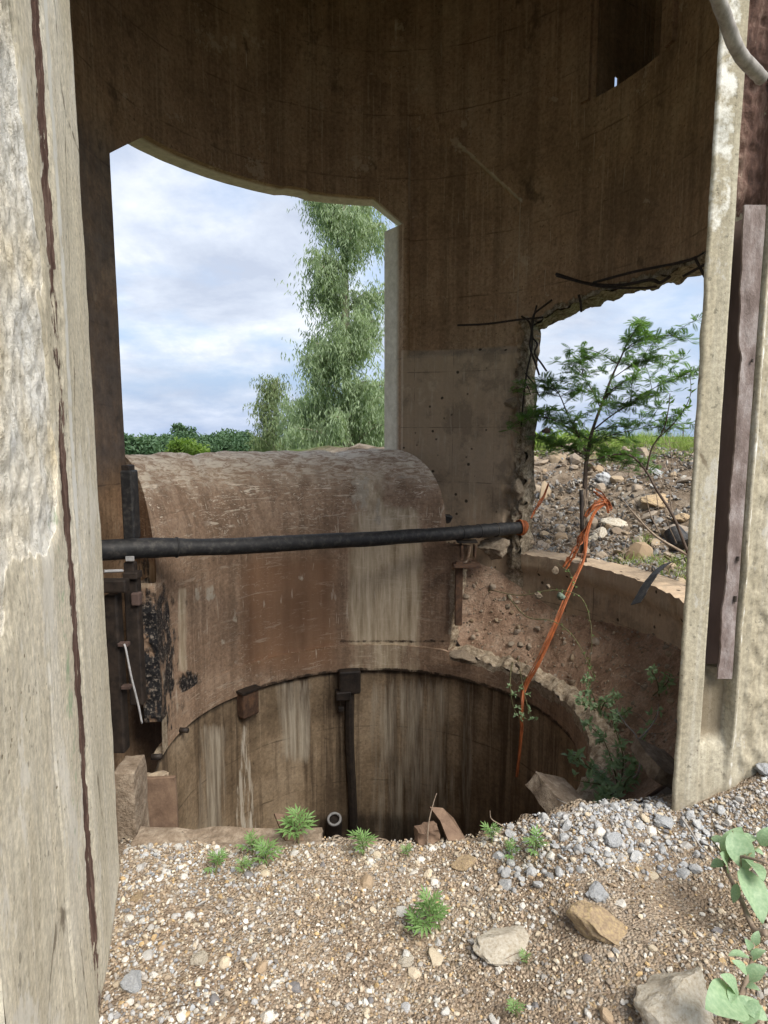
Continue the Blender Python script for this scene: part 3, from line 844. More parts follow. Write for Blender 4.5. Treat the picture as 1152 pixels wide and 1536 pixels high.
def jamb_right():
    pts = [(1.35, 2.66), (1.10, 2.19), (1.108, 2.18), (1.19, 2.185), (1.20, 2.19), (1.305, 2.20), (1.32, 2.20), (1.50, 2.235), (2.6, 2.45)]
    cum = [0.0]
    for p, q in zip(pts, pts[1:]): cum.append(cum[-1] + math.hypot(q[0] - p[0], q[1] - p[1]))
    L = cum[-1]
    x_of = lambda u: pw(u, list(zip(cum, [p[0] for p in pts])))
    y_of = lambda u: pw(u, list(zip(cum, [p[1] for p in pts])))
    us = [cum[0] + (cum[1] - cum[0]) * k / 10 for k in range(10)] + [cum[1], cum[2]]
    us += [cum[2] + (cum[6] + 0.35 - cum[2]) * k / 90 for k in range(1, 91)] + [cum[6] + 0.35 + (L - cum[6] - 0.35) * k / 8 for k in range(1, 9)]
    def groove(x, z):
        xl, xr = 1.192 + 0.004 * nz(z * 6, 1), 1.303 + 0.009 * nz(z * 5, 4) + 0.004 * nz(z * 22, 6)
        d = pw(z, [(-1, 0.0), (0.25, 0.004), (0.42, 0.012), (0.48, 0.045), (0.68, 0.05), (0.72, 0.10), (2.32, 0.10), (2.42, 0.035), (9, 0.03)])
        return d * sm(xl, xl + 0.006, x) * sm(xr + 0.008, xr, x)
    mb = MB()
    def f(u, v):
        k = u * (len(us) - 1); i = int(round(k)); uu = us[min(i, len(us) - 1)]
        z = lerp(-0.15, 6.3, v); x = x_of(uu); y = y_of(uu)
        g = 0.0
        if 1.11 < x < 1.9 and uu > cum[2]:
            g = groove(x, z)
            g += 0.004 * fbm(x * 6, z * 4, 1) + (0.012 * fbm(x * 22, z * 14, 3, 5) * sm(1.33, 1.37, x + 0.02 * nz(z * 4, 8)))
            g += 0.03 * abs(nz(x * 30, z * 20, 4)) * sm(2.36, 2.45, z) * sm(1.19, 1.21, x) * sm(1.33, 1.31, x)
            g -= 0.012 * sm(0.016, 0.0, abs(x - 1.318 - 0.006 * nz(z * 5, 4))) * sm(0.35, 0.5, z)
        e = sm(0.03, 0.0, abs(uu - cum[1]))
        return (x + 0.006 * e * nz(z * 9, 5) , y + g, z)
    def xr(p): return p.x
    front = lambda p: 1.0 if p.y < 2.5 else 0.0
    atts = {'rust': lambda p: front(p) * (0.95 * sm(2.34, 2.42, p.z) * sm(1.19, 1.205, p.x) * sm(1.40, 1.36, p.x)),
            'brown_tone': lambda p: front(p) * (0.22 + 0.62 * sm(1.185, 1.2, p.x) * sm(1.315, 1.29, p.x) * sm(0.40, 0.5, p.z) * sm(2.35, 2.3, p.z) + 0.35 * sm(0.45, 0.15, p.z)),
            'spall': lambda p: 0.0,
            'chalk': lambda p: front(p) * (0.5 * sm(1.19, 1.16, p.x) * sm(1.9, 2.4, p.z) + 0.5 * sm(0.02, 0.0, abs(p.x - 1.325))),
            'moss': lambda p: 0.0}
    grid(mb, f, len(us) - 1, 520, atts)
    for q0, q1 in (((2.6, 2.45), (2.6, 3.0)), ((2.6, 3.0), (1.35, 2.66))):
        def g(u, v, q0=q0, q1=q1): return (lerp(q0[0], q1[0], u), lerp(q0[1], q1[1], u), lerp(-0.3, 6.3, v))
        grid(mb, g, 8, 30, atts)
    o = mb.build('door_jamb', M['dirty_jamb'], tower, True)
    o['label'] = 'pale jamb with a steel channel let into it'
    # steel channel in the groove
    mb = MB()
    def web(u, v):
        x = lerp(1.195, 1.30, u); z = lerp(0.73, 2.36, v); return (x, 2.272 + 0.003 * nz(z * 3, x * 20), z)
    grid(mb, web, 6, 60)
    w = mb.build('channel_web', M['web'], tower, True)
    mb = MB()
    def fl(u, v):
        z = lerp(0.70, 2.38, v)
        xl = 1.249 + 0.009 * nz(z * 4, 2) + 0.005 * nz(z * 13, 7) + 0.003 * nz(z * 37, 7) - 0.012 * sm(2.1, 2.3, z) - 0.012 * sm(1.86, 1.92, z)
        x = lerp(xl, 1.299, u)
        return (x, 2.196 + 0.004 * nz(x * 30, z * 6) - 0.008 * sm(2.2, 2.35, z) * nz(z * 9, 3), z)
    def flo(u, v):
        p = fl(u, v); return (p[0], p[1] + 0.009, p[2])
    slab(mb, fl, flo, 6, 150, 1)
    o = mb.build('channel_flange', M['mauve'], tower, False)
    for z, s in ((1.155, 0.5), (1.005, 0.6), (1.86, 0.3)):
        mb = MB()
        mb.tube([(1.286, 2.1915, z - 0.012 * s), (1.287, 2.1915, z + 0.022 * s)], [0.008 * s + 0.002, 0.006 * s + 0.002], 7)
        mb.build('rust_hole', M['darksteel'], o)
jamb_right()
mb = MB(); mb.box((0.0, 2.40, 6.55), (5.2, 0.55, 0.52)); mb.build('lintel', M['jamb'], tower)

# ------------------------------------------------------------------ shaft, chute and rim
shaft = empty('mine_shaft', (SC.x, SC.y, -0.87), 'deep round concrete shaft with a rounded chute face running down into it', 'shaft')
CS, DS = WE.dot(SC), WN.dot(SC)
CT, DT = WE.dot(TC), WN.dot(TC)
Z0, ZT = 0.50, 1.44
def inpx(p, x0, x1, y0, y1, s=10):
    X, Y = proj(p)
    return sm(x0 - s, x0 + s, X) * sm(x1 + s, x1 - s, X) * sm(y0 - s, y0 + s, Y) * sm(y1 + s, y1 - s, Y)
chute_att = {
    'tar': lambda p: max(0.95 * inpx(p, 212, 258, 880, 1100, 42), 0.62 * inpx(p, 255, 300, 1010, 1040, 18) * (1.0 if proj(p)[1] < 1050 - (proj(p)[0] - 255) * 0.55 else 0.0), 0.55 * inpx(p, 205, 225, 835, 870, 8)),
    'pale': lambda p: max(0.80 * inpx(p, 524, 634, 760, 1060, 18), 0.66 * inpx(p, 530, 590, 690, 800, 30), 0.6 * inpx(p, 265, 282, 880, 1010, 6), 0.5 * inpx(p, 202, 240, 840, 885, 9)),
    'white': lambda p: max(0.55 * inpx(p, 523, 560, 705, 770, 10), 0.5 * inpx(p, 560, 572, 745, 790, 5), 0.5 * inpx(p, 290, 325, 878, 902, 6), 0.45 * inpx(p, 345, 357, 910, 935, 4),
                           0.52 * inpx(p, 447, 462, 855, 872, 5), 0.45 * inpx(p, 330, 338, 958, 968, 3), 0.42 * inpx(p, 300, 520, 985, 1000, 8) * (0.6 + 0.4 * nz(proj(p)[0] * 0.05))),
    'ruddy': lambda p: 0.8 * inpx(p, 360, 510, 830, 1010, 25),
    'worn': lambda p: 0.65 * sm(0.75, 1.2, p.z) + 0.4 * sm(0.4, 0.8, p.z),
    'crown': lambda p: sm(1.02, 1.34, p.z + 0.16 * nz(p.x * 3, p.y * 3) + 0.10 * nz(p.x * 9, p.y * 9)),  # worn crown, coloured paler still to stand for the window's sky light
    'broken': lambda p: 0.75 * inpx(p, 672, 720, 850, 1000, 9) if p.z < 0.35 else 0.0,
    'seam': lambda p: 0.55 * inpx(p, 508, 700, 958, 966, 4) + 0.6 * sm(-0.80, -0.86, p.z) * sm(154, 136, math.degrees(math.atan2(p.y - SC.y, p.x - SC.x)) % 360),  # joint line, plus painted shadow along the ring's lower edge
}
def ctop(c):
    return ZT + 0.022 * nz(c * 2.3, 5) + 0.012 * nz(c * 7, 2) - 0.035 * math.exp(-((c - 2.12) / 0.10) ** 2) - 0.03 * math.exp(-((c - 3.72) / 0.10) ** 2)
C0, C1 = 1.352, 4.268
def chute():
    mb = MB()
    def f(u, v):
        c = lerp(C0, lerp(4.185, 4.300, v ** 1.3), u)
        d0 = DS + math.sqrt(max(0.02, SR ** 2 - (c - CS) ** 2)); d1 = DT + math.sqrt((TR + 0.12) ** 2 - (c - CT) ** 2)
        ph = v * math.pi / 2
        k = lerp(1.0, 1.0, u)
        d = lerp(d0, d1, 1 - math.cos(ph)); z = lerp(Z0, ctop(c), math.sin(ph) ** 0.92)
        n = 0.010 * fbm(c * 3, d * 2, z * 3) + 0.012 * sm(0.6, 1, v) * fbm(c * 12, d * 9, 1)
        p = WE * c + WN * (d + n)
        return (p.x, p.y, z + n * 0.6)
    grid(mb, f, 240, 110, chute_att)
    def top(u, v):
        c = lerp(C0, C1, u); p = Vector(f(u, 1)); q = p + WN * 0.36; z = p.z - 0.06 * v * v
        return (lerp(p.x, q.x, v), lerp(p.y, q.y, v), z + 0.02 * v * nz(c * 9, 3))
    grid(mb, top, 240, 6, chute_att)
    def back(u, v):
        p = Vector(top(u, 1)); return (p.x, p.y, lerp(p.z, -0.3, v))
    grid(mb, back, 60, 6, chute_att)
    for u0 in (0, 1):
        def side(u, v):
            p = Vector(f(u0, u)); q = Vector(top(u0, 1))
            return (lerp(p.x, q.x, v), lerp(p.y, q.y, v), lerp(p.z, min(p.z, q.z), v))
        grid(mb, side, 60, 14, chute_att)
        def side2(u, v):
            p = Vector(f(u0, 0)); q = Vector(top(u0, 1))
            return (lerp(p.x, q.x, u), lerp(p.y, q.y, u), lerp(-0.6, Z0, v))
        grid(mb, side2, 6, 6, chute_att)
    o = mb.build('chute_face', M['chute'], shaft, True)
    o['label'] = 'brown scratched chute face with a rounded crown'
chute()
def lin_edge(z):
    return pw(z, [(-0.9, 64.5), (-0.45, 62.5), (-0.1, 61.0), (0.2, 59.6), (0.5, 58.0)]) + 1.0 * nz(z * 5, 2) * sm(0.5, 0.3, z) + 0.6 * nz(z * 17, 4) * sm(0.5, 0.3, z)
def lining():
    mb = MB()
    def pt(a, z, r):
        p = SC + dirv(a) * r; return Vector((p.x, p.y, z))
    def inner(u, v):
        z = lerp(-0.60, Z0, v); a = lerp(lin_edge(z), 184.5, u)
        return pt(a, z, SR + 0.006 * fbm(a * 0.05, z * 2, 3))
    def outer(u, v):
        z = lerp(-0.60, Z0, v); a = lerp(lin_edge(z) - 1.0, 184.5, u); return pt(a, z, SR + 0.13)
    def rg(p, v): return Vector((nz(p.x * 12, p.y * 12, p.z * 12), nz(p.x * 12 + 9, p.y * 12, p.z * 12), 0)) * 0.035 * math.sin(math.pi * v)
    slab(mb, inner, outer, 200, 90, 5, 'lr', chute_att, rg)
    mb.build('lining', M['chute'], shaft, True)
    # ring beam
    mb = MB()
    ratt = dict(chute_att)
    ratt['broken'] = lambda p: 0.9 * sm(66, 58, math.degrees(math.atan2(p.y - SC.y, p.x - SC.x))) * (1.0 if math.hypot(p.x - SC.x, p.y - SC.y) > SR - 0.02 else 0.25)
    ratt['worn'] = lambda p: 0.1
    ratt['pale'] = lambda p: 0.6 * inpx(p, 524, 634, 900, 1060, 18)
    ratt['crown'] = lambda p: 0.0
    def rtop(a):
        return -0.595 - sm(66, 58, a) * (0.03 + 0.05 * abs(nz(a * 0.12, 3)) + 0.02 * nz(a * 0.5, 2))
    def ri(u, v):
        a = lerp(-60, 184.4, u); z = lerp(-0.87, rtop(a), v)
        r = SR - 0.035 * sm(158, 130, a) + 0.006 * fbm(a * 0.08, z * 3, 1) + sm(66, 58, a) * 0.02 * v
        return pt(a, z, r)
    def rt(u, v):
        a = lerp(-60, 184.4, u); r = lerp(SR - 0.035 * sm(158, 130, a) + sm(66, 58, a) * 0.02, SR + 0.15 + 0.13 * sm(66, 58, a) - 0.07 * sm(140, 155, a), v)
        b = sm(66, 58, a)
        z = rtop(a) + b * (0.06 * math.sin(math.pi * min(1, v * 1.1)) + 0.045 * fbm(a * 0.22, v * 4, 2, 5)) - 0.10 * b * v ** 3
        return pt(a, z, r + (0 if v < 0.05 else 0.02 * b * nz(a * 0.3, v * 3)))
    grid(mb, ri, 360, 14, ratt)
    grid(mb, rt, 420, 22, ratt)
    def ru(u, v):
        a = lerp(-60, 184.4, u); return pt(a, -0.87, lerp(SR - 0.035 * sm(158, 130, a), SR + 0.16 - 0.08 * sm(140, 155, a), v))
    grid(mb, ru, 180, 2, ratt, True)
    o = mb.build('ring_beam', M['chute'], shaft, True)
    o['label'] = 'curved concrete rim with a rough broken top on the right'
    # shaft barrel
    mb = MB()
    satt = {
        'white': lambda p: max(0.60 * (0.75 + 0.5 * nz(p.x * 40, p.y * 40, p.z * 2)) * tri(p, 357, 366, 372, 1085, 352, 386, 1250), 0.0),
        'pale': lambda p: max(0.6 * inpx(p, 408, 475, 1010, 1150, 22), 0.52 * inpx(p, 545, 690, 1010, 1320, 30), 0.55 * inpx(p, 292, 345, 1080, 1330, 16), 0.5 * inpx(p, 690, 712, 1010, 1330, 8)),
        'shade_dark': lambda p: max(0.75 * sm(-0.98, -0.88, p.z), 0.6 * inpx(p, 440, 700, 1215, 1300, 18), 0.5 * inpx(p, 700, 900, 1150, 1300, 40), 0.5 * inpx(p, 500, 516, 1010, 1280, 6)),  # shadow under the ring painted in, plus darker patches lower down
        'tar': lambda p: max(0.6 * inpx(p, 212, 250, 1010, 1100, 14), 0.55 * inpx(p, 225, 236, 1125, 1140, 5)),
    }
    def tri(p, x0, xm, x1, y0, xb0, xb1, y1):
        X, Y = proj(p)
        if Y < y0 or Y > y1: return 0.0
        t = (Y - y0) / (y1 - y0); l = lerp(xm - 3, xb0, t ** 0.8); r = lerp(xm + 3, xb1, t ** 0.8)
        return sm(l - 3, l + 3, X) * sm(r + 3, r - 3, X)
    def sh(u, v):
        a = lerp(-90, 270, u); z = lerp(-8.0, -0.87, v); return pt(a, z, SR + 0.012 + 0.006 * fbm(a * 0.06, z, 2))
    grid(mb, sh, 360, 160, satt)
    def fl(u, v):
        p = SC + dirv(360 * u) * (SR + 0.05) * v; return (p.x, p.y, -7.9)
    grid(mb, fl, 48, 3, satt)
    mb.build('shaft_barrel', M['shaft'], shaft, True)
lining()

# washed-out hollow between rim and parapet
def hollow_z(a, s):
    zo = pw(a, [(-70, -0.1), (-20, -0.02), (0, 0.0), (20, -0.08), (38, -0.15), (50, 0.0), (58, 0.20), (66, 0.30), (80, 0.32)])
    zi = pw(a, [(-70, -0.6), (0, -0.74), (45, -0.74), (60, -0.66), (70, -0.2), (80, 0.0)])
    z = lerp(zi, zo, s ** 1.15)
    return z
def hollow_p(a, s):
    q = SC + dirv(a) * (SR + 0.19); o = TC + dirv(a) * (TR + 0.03)
    p = q.lerp(o, s)
    z = hollow_z(a, s) + 0.05 * fbm(p.x * 3.5, p.y * 3.5, 4, 5) * math.sin(math.pi * min(1, 0.15 + s * 0.8)) + 0.022 * fbm(p.x * 13, p.y * 13, 7, 4)
    return Vector((p.x, p.y, z))
mb = MB()
grid(mb, lambda u, v: hollow_p(lerp(80, -72, u), v), 190, 60)
tag(mb.build('dirt_bank', M['dirt'], None, True, (0, 0, 0)), kind='structure')

# ------------------------------------------------------------------ stones
def rock_mesh(name, seed, sub=2, flat=0.7, ang=0.35):
    import bmesh
    rnd = random.Random(seed)
    bm = bmesh.new()
    bmesh.ops.create_icosphere(bm, subdivisions=sub, radius=1.0)
    planes = []
    for _ in range(7):
        n = Vector((rnd.uniform(-1, 1), rnd.uniform(-1, 1), rnd.uniform(-1, 1))).normalized()
        planes.append((n, rnd.uniform(0.50, 0.85)))
    sc = (rnd.uniform(0.8, 1.25), rnd.uniform(0.65, 1.0), flat * rnd.uniform(0.7, 1.1))
    for v in bm.verts:
        p = v.co.copy()
        for n, d in planes:
            k = p.dot(n) - d
            if k > 0: p -= n * k * 0.92
        p *= 1 + ang * 0.3 * mnoise.noise(p * 2.2 + Vector((seed * 3.1, 0, 0)))
        if sub > 3: p *= 1 + 0.07 * mnoise.fractal(p * 4.0 + Vector((seed, 0, 0)), 0.8, 2.2, 5)
        v.co = Vector((p.x * sc[0], p.y * sc[1], p.z * sc[2]))
    me = bpy.data.meshes.new(name)
    bm.to_mesh(me); bm.free()
    return me
ROCKS = [rock_mesh('stone_mesh', k, 2, 0.75) for k in range(14)]
SLABS = [rock_mesh('slab_mesh', 50 + k, 2, 0.32) for k in range(8)]
LOWROCK = [rock_mesh('pebble_mesh', 90 + k, 1, 0.75) for k in range(10)]
for m in ROCKS + SLABS: m.materials.append(M['stone'])
DUSTY = [m.copy() for m in SLABS + ROCKS[:6]]
for m in DUSTY: m.materials[0] = M['dusty']
GREYSTONE = [m.copy() for m in ROCKS + SLABS]
M['greystone'] = m_simple('grey_stone', (0.22, 0.225, 0.23), (0.36, 0.365, 0.365), 3, 0.85, 0.25, 0.7, 0.006, (1, 1, 1), (0.50, 0.485, 0.455))
for m in GREYSTONE: m.materials[0] = M['greystone']
LOWDATA = [([v.co.copy() for v in m.vertices], [tuple(p.vertices) for p in m.polygons]) for m in LOWROCK]
ICO0 = []
for k in range(8):
    m = rock_mesh('grit_mesh', 130 + k, 1, 0.8)
    import bmesh as _b
    bm_ = _b.new(); _b.ops.create_icosphere(bm_, subdivisions=1, radius=1.0)
    rnd_ = random.Random(k)
    for v in bm_.verts:
        v.co = Vector((v.co.x * rnd_.uniform(0.8, 1.3), v.co.y * rnd_.uniform(0.6, 1.0), v.co.z * rnd_.uniform(0.5, 0.8))) * rnd_.uniform(0.75, 1.1)
    ICO0.append(([v.co.copy() for v in bm_.verts], [tuple(q.index for q in f.verts) for f in bm_.faces]))
    bm_.free()
def place_stone(name, mesh, loc, size, rot, label=None, cat=None, group=None, parent=None, mat=None):
    o = bpy.data.objects.new(name, mesh)
    COL.objects.link(o)
    o.location = loc if parent is None else Vector(loc) - ORIG[parent]
    o.scale = (size,) * 3 if isinstance(size, (int, float)) else size
    o.rotation_euler = rot
    if parent is not None: o.parent = parent
    ORIG[o] = Vector(loc)
    return tag(o, label, cat, group)
PAL = [(0.40, 0.395, 0.38), (0.50, 0.485, 0.45), (0.62, 0.59, 0.52), (0.52, 0.45, 0.34), (0.42, 0.34, 0.25), (0.34, 0.26, 0.18), (0.46, 0.44, 0.40), (0.24, 0.225, 0.21), (0.57, 0.50, 0.38), (0.52, 0.37, 0.19), (0.68, 0.65, 0.58), (0.38, 0.30, 0.22)]
GREY = [(0.36, 0.38, 0.40), (0.48, 0.50, 0.52), (0.58, 0.58, 0.56), (0.27, 0.28, 0.30), (0.52, 0.47, 0.38), (0.44, 0.45, 0.46)]
BROWN = [(0.36, 0.275, 0.195), (0.43, 0.34, 0.25), (0.29, 0.215, 0.15), (0.48, 0.395, 0.29), (0.39, 0.305, 0.22)]
def eul(): return (random.uniform(0, 6.28), random.uniform(0, 6.28), random.uniform(0, 6.28))
from mathutils import Euler
def scatter(mb, data, p, r, pal, tilt=0.35):
    vs, fs = random.choice(data)
    e = Euler((random.gauss(0, tilt), random.gauss(0, tilt), random.uniform(0, 6.28))).to_matrix()
    c = random.choice(pal); k = random.uniform(0.62, 1.06)
    mb.add([p + (e @ v) * r for v in vs], fs, (c[0] * k, c[1] * k, c[2] * k))
def soilness(x, y):
    b = math.exp(-(((x - 0.95) ** 2) / 0.10 + (y - 1.78) ** 2 / 0.035)) + 0.7 * math.exp(-(((x - 0.62) ** 2) / 0.05 + (y - 1.62) ** 2 / 0.02))
    return min(1.0, b + 0.5 * sm(0.1, 0.5, nz(x * 2.5, y * 2.5, 8)))
def greyness(x, y):
    return min(1.0, sm(0.35, 0.75, x) * sm(1.85, 2.05, y) + 0.35 * sm(-0.2, -0.7, x))
def in_jamb(x, y, m=0.0):
    if x < -0.2886 - 0.3276 * y + m: return True
    if y > 2.18 - m and x > 1.10 - m: return True
    return False
mb = MB()
n = 0
while n < 24000:
    x = random.uniform(-1.1, 2.1); y = random.uniform(1.15, 2.32)
    if abs(x) > 0.72 * y + 0.15 or in_jamb(x, y): continue
    if random.random() < 0.8 * soilness(x, y): continue
    r = 0.0026 + 0.0040 * random.random() ** 2 + (0.0032 * random.random() if random.random() < 0.22 else 0)
    pal = GREY if random.random() < greyness(x, y) * 0.8 else (BROWN if random.random() < 0.45 else PAL)
    scatter(mb, ICO0, Vector((x, y, gravel_z(x, y) - 0.03 * sm(2.2, 2.3, y) + r * 0.25)), r, pal)
    n += 1
n = 0
while n < 3400:
    x = random.uniform(-1.1, 2.1); y = random.uniform(1.2, 2.29)
    if abs(x) > 0.72 * y + 0.15 or in_jamb(x, y): continue
    if random.random() < 0.85 * soilness(x, y): continue
    if random.random() > 0.45 + 0.5 * greyness(x, y): continue
    r = random.uniform(0.006, 0.0125)
    pal = GREY if random.random() < greyness(x, y) * 0.85 else PAL
    scatter(mb, LOWDATA, Vector((x, y, gravel_z(x, y) - 0.03 * sm(2.2, 2.3, y) + r * 0.25)), r, pal)
    n += 1
tag(mb.build('gravel', M['gravel'], None, False, (0, 0, 0)), 'mixed grey, tan and white gravel strewn over the doorway floor', 'gravel', kind='stuff')
# the larger loose stones, one by one
n = 0
spots = []
while n < 190:
    x = random.uniform(-0.95, 1.7); y = random.uniform(1.3, 2.27)
    if abs(x) > 0.70 * y or in_jamb(x, y, 0.03): continue
    if random.random() < 0.9 * soilness(x, y): continue
    if random.random() > 0.35 + 0.65 * greyness(x, y): continue
    r = random.uniform(0.011, 0.021) if random.random() < 0.85 else random.uniform(0.021, 0.032)
    if any((x - a) ** 2 + (y - b) ** 2 < (r + c) ** 2 for a, b, c in spots): continue
    spots.append((x, y, r))
    place_stone('loose_stone', random.choice(ROCKS + SLABS[:3]), (x, y, gravel_z(x, y) - 0.03 * sm(2.2, 2.3, y) + r * 0.05), r,
                (random.gauss(0, 0.4), random.gauss(0, 0.4), random.uniform(0, 6.28)),
                'fist-sized or smaller loose stone lying in the gravel of the doorway floor', 'stone', 'loose stones on the doorway gravel')
    n += 1
n = 0
while n < 100:
    x = random.uniform(0.42, 1.25); y = random.uniform(1.92, 2.29)
    if in_jamb(x, y, 0.03): continue
    r = random.uniform(0.012, 0.028)
    if any((x - a) ** 2 + (y - b) ** 2 < (0.8 * (r + c)) ** 2 for a, b, c in spots): continue
    spots.append((x, y, r)); n += 1
    place_stone('heap_stone', random.choice(GREYSTONE), (x, y, gravel_z(x, y) - 0.03 * sm(2.2, 2.3, y) + r * 0.25), r,
                (random.gauss(0, 0.5), random.gauss(0, 0.5), random.uniform(0, 6.28)),
                'angular blue-grey stone in the heap left of the right jamb', 'stone', 'grey stones heaped by the right jamb')
def boulder(name, seed, px, py, w, flat, rot, label, mat, sx=1.0, lift=0.3):
    z = 0.1
    for _ in range(6):
        p = atz(px, py, z); z = gravel_z(p.x, p.y)
    me = rock_mesh(name, seed, 4, flat, 0.6)
    me.materials.append(mat)
    w *= 0.9
    o = place_stone(name, me, (p.x, p.y, z + w * flat * lift * 0.6), (w * sx, w, w), rot, label, 'rock')
    return o
M['cream'] = m_simple('cream_rock', (0.36, 0.29, 0.20), (0.56, 0.50, 0.40), 9, 0.9, 0.2, 0.9, 0.012, (1, 1, 1), (0.66, 0.63, 0.56))
M['ochre'] = m_simple('ochre_rock', (0.22, 0.155, 0.11), (0.40, 0.30, 0.19), 8, 0.9, 0.2, 0.9, 0.012, (1, 1, 1), (0.55, 0.42, 0.22))
M['slate'] = m_simple('slate_rock', (0.20, 0.21, 0.22), (0.36, 0.37, 0.38), 14, 0.85, 0.25, 0.8, 0.008, (1, 1, 1), (0.50, 0.50, 0.49))
boulder('flat_rock', 301, 755, 1415, 0.088, 0.42, (0.1, 0.05, 0.3), 'flat cream rock half sunk in the soil right of the tallest weed', M['cream'])
boulder('ochre_rock', 302, 905, 1400, 0.105, 0.50, (-0.15, 0.25, -0.5), 'brown and ochre angular rock beside the bare soil patch', M['ochre'])
boulder('corner_rock', 303, 1018, 1512, 0.115, 0.85, (0.3, -0.2, 0.4), 'large cream angular rock at the bottom edge beside the broad leaves', M['cream'], 0.95, 0.25)
boulder('small_rock', 304, 697, 1297, 0.055, 0.45, (0.1, 0, 0.2), 'small flat tan rock near the edge of the drop', M['ochre'])
boulder('grey_rock', 305, 895, 1340, 0.045, 0.8, (0.5, 0.4, 0.4), 'dark grey pointed rock above the ochre rock', M['slate'])
boulder('grey_rock', 306, 998, 1232, 0.055, 0.45, (0, 0.15, 0.1), 'pale grey flat rock at the foot of the right jamb', M['slate'])
boulder('grey_rock', 307, 922, 1262, 0.058, 0.55, (0.1, 0.1, 0.8), 'blue-grey block topping the grey stone heap', M['slate'])
boulder('dark_rock', 308, 200, 1475, 0.045, 0.55, (0.1, 0.2, 0.5), 'dark grey rock by the foot of the left jamb', M['slate'])
boulder('ochre_rock', 309, 205, 1347, 0.026, 0.7, (0, 0, 0.2), 'small orange rock tucked against the left jamb base', M['ochre'])
boulder('grey_rock', 310, 1148, 1160, 0.05, 0.9, (0.2, 0.3, 0), 'light grey rock on top of the soil heap right of the jamb', M['slate'])
boulder('pale_rock', 311, 610, 1440, 0.03, 0.6, (0.2, 0, 1.0), 'small pale rock in the gravel below the weed', M['cream'])
boulder('pale_rock', 312, 300, 1440, 0.034, 0.6, (0.2, 0, 0.4), 'small white rock in the gravel near the left jamb', M['cream'])

# ------------------------------------------------------------------ rubble on the bank outside the gap
def bank_pt():
    a = R_(random.uniform(2, 66)); r = 2.55 + 4.6 * random.random() ** 1.15
    x, y = TC.x + r * math.cos(a), TC.y + r * math.sin(a)
    return Vector((x, y, land_z(x, y)))
mb = MB()
for k in range(11000):
    p = bank_pt(); r = 0.010 + 0.026 * random.random() ** 2
    scatter(mb, LOWDATA if r > 0.02 else ICO0, p + Vector((0, 0, r * 0.3)), r, [(0.26, 0.265, 0.27), (0.36, 0.36, 0.355), (0.20, 0.195, 0.19), (0.44, 0.42, 0.38), (0.29, 0.235, 0.175), (0.22, 0.17, 0.125), (0.36, 0.30, 0.23), (0.17, 0.135, 0.10)], 0.7)
FLATDATA = [([Vector((v.x, v.y, v.z * 0.45)) for v in vs], fs) for vs, fs in LOWDATA]
for k in range(2600):
    p = bank_pt(); r = random.uniform(0.022, 0.06)
    scatter(mb, FLATDATA, p + Vector((0, 0, r * 0.3)), r, [(0.22, 0.225, 0.23), (0.30, 0.305, 0.305), (0.16, 0.155, 0.15), (0.38, 0.365, 0.33), (0.25, 0.20, 0.15), (0.19, 0.15, 0.11)], 0.9)
for k in range(2200):
    a = random.uniform(72, -30); s_ = random.random() ** 0.8
    p = hollow_p(a, s_); r = 0.004 + 0.016 * random.random() ** 3
    scatter(mb, ICO0, p, r, BROWN + [(0.36, 0.29, 0.22), (0.42, 0.38, 0.32)], 0.6)
tag(mb.build('rubble', M['gravel'], None, False, (0, 0, 0)), 'small broken stone covering the bank outside the gap and the hollow below', 'rubble', kind='stuff')
for k in range(290):
    p = bank_pt()
    r = random.uniform(0.035, 0.085) if random.random() < 0.72 else random.uniform(0.09, 0.18)
    place_stone('rubble_stone', random.choice(DUSTY), p + Vector((0, 0, r * 0.12)), (r, r, r * random.uniform(0.8, 1.2)),
                (random.gauss(0, 0.75), random.gauss(0, 0.75), random.uniform(0, 6.28)),
                'broken grey or tan slab of rock lying on the rubble bank outside the gap', 'rock', 'rocks on the rubble bank')
mb = MB()
for k in range(700):
    p = bank_pt(); L = random.uniform(0.08, 0.45); d = Vector((random.gauss(0, 1), random.gauss(0, 1), random.uniform(0.0, 0.8))).normalized()
    mb.tube([p, p + d * L * 0.5 + Vector((0, 0, 0.03)), p + d * L], [0.005, 0.004, 0.002], 4, False)
for k in range(60):
    p = hollow_p(random.uniform(70, -20), random.random()); L = random.uniform(0.05, 0.25); d = Vector((random.gauss(0, 1), random.gauss(0, 1), random.uniform(0.0, 0.5))).normalized()
    mb.tube([p, p + d * L * 0.5 + Vector((0, 0, 0.02)), p + d * L], [0.004, 0.003, 0.002], 4, False)
tag(mb.build('dry_litter', M['drytwig'], None, False, (0, 0, 0)), 'dry sticks and stalks littering the rubble bank outside the gap', 'litter', kind='stuff')
def bank_rock(name, seed, px, py, w, flat, rot, label, mat, sx=1.0):
    y = 5.5
    for _ in range(30):
        p = at(px, py, y)
        y += 0.5 * max(-0.6, min(0.6, (p.z - land_z(p.x, p.y)) * 4))
        y = max(4.5, min(11, y))
    me = rock_mesh(name, seed, 4, flat, 0.6); me.materials.append(mat)
    return place_stone(name, me, (p.x, p.y, land_z(p.x, p.y) + w * flat * 0.3), (w * sx, w, w), rot, label, 'rock')
bank_rock('pointed_rock', 401, 912, 725, 0.17, 0.7, (0.3, 0.4, 0.2), 'pointed grey rock highest on the rubble bank right of the acacia stem', M['slate'])
bank_rock('slab_rock', 402, 985, 755, 0.20, 0.42, (0.35, -0.1, 0.3), 'broad tan slab leaning on the rubble bank', M['ochre'])
bank_rock('cream_rock', 403, 922, 790, 0.15, 0.75, (0.2, 0.1, 0.5), 'round cream lump of concrete rubble beside the orange knot', M['cream'])
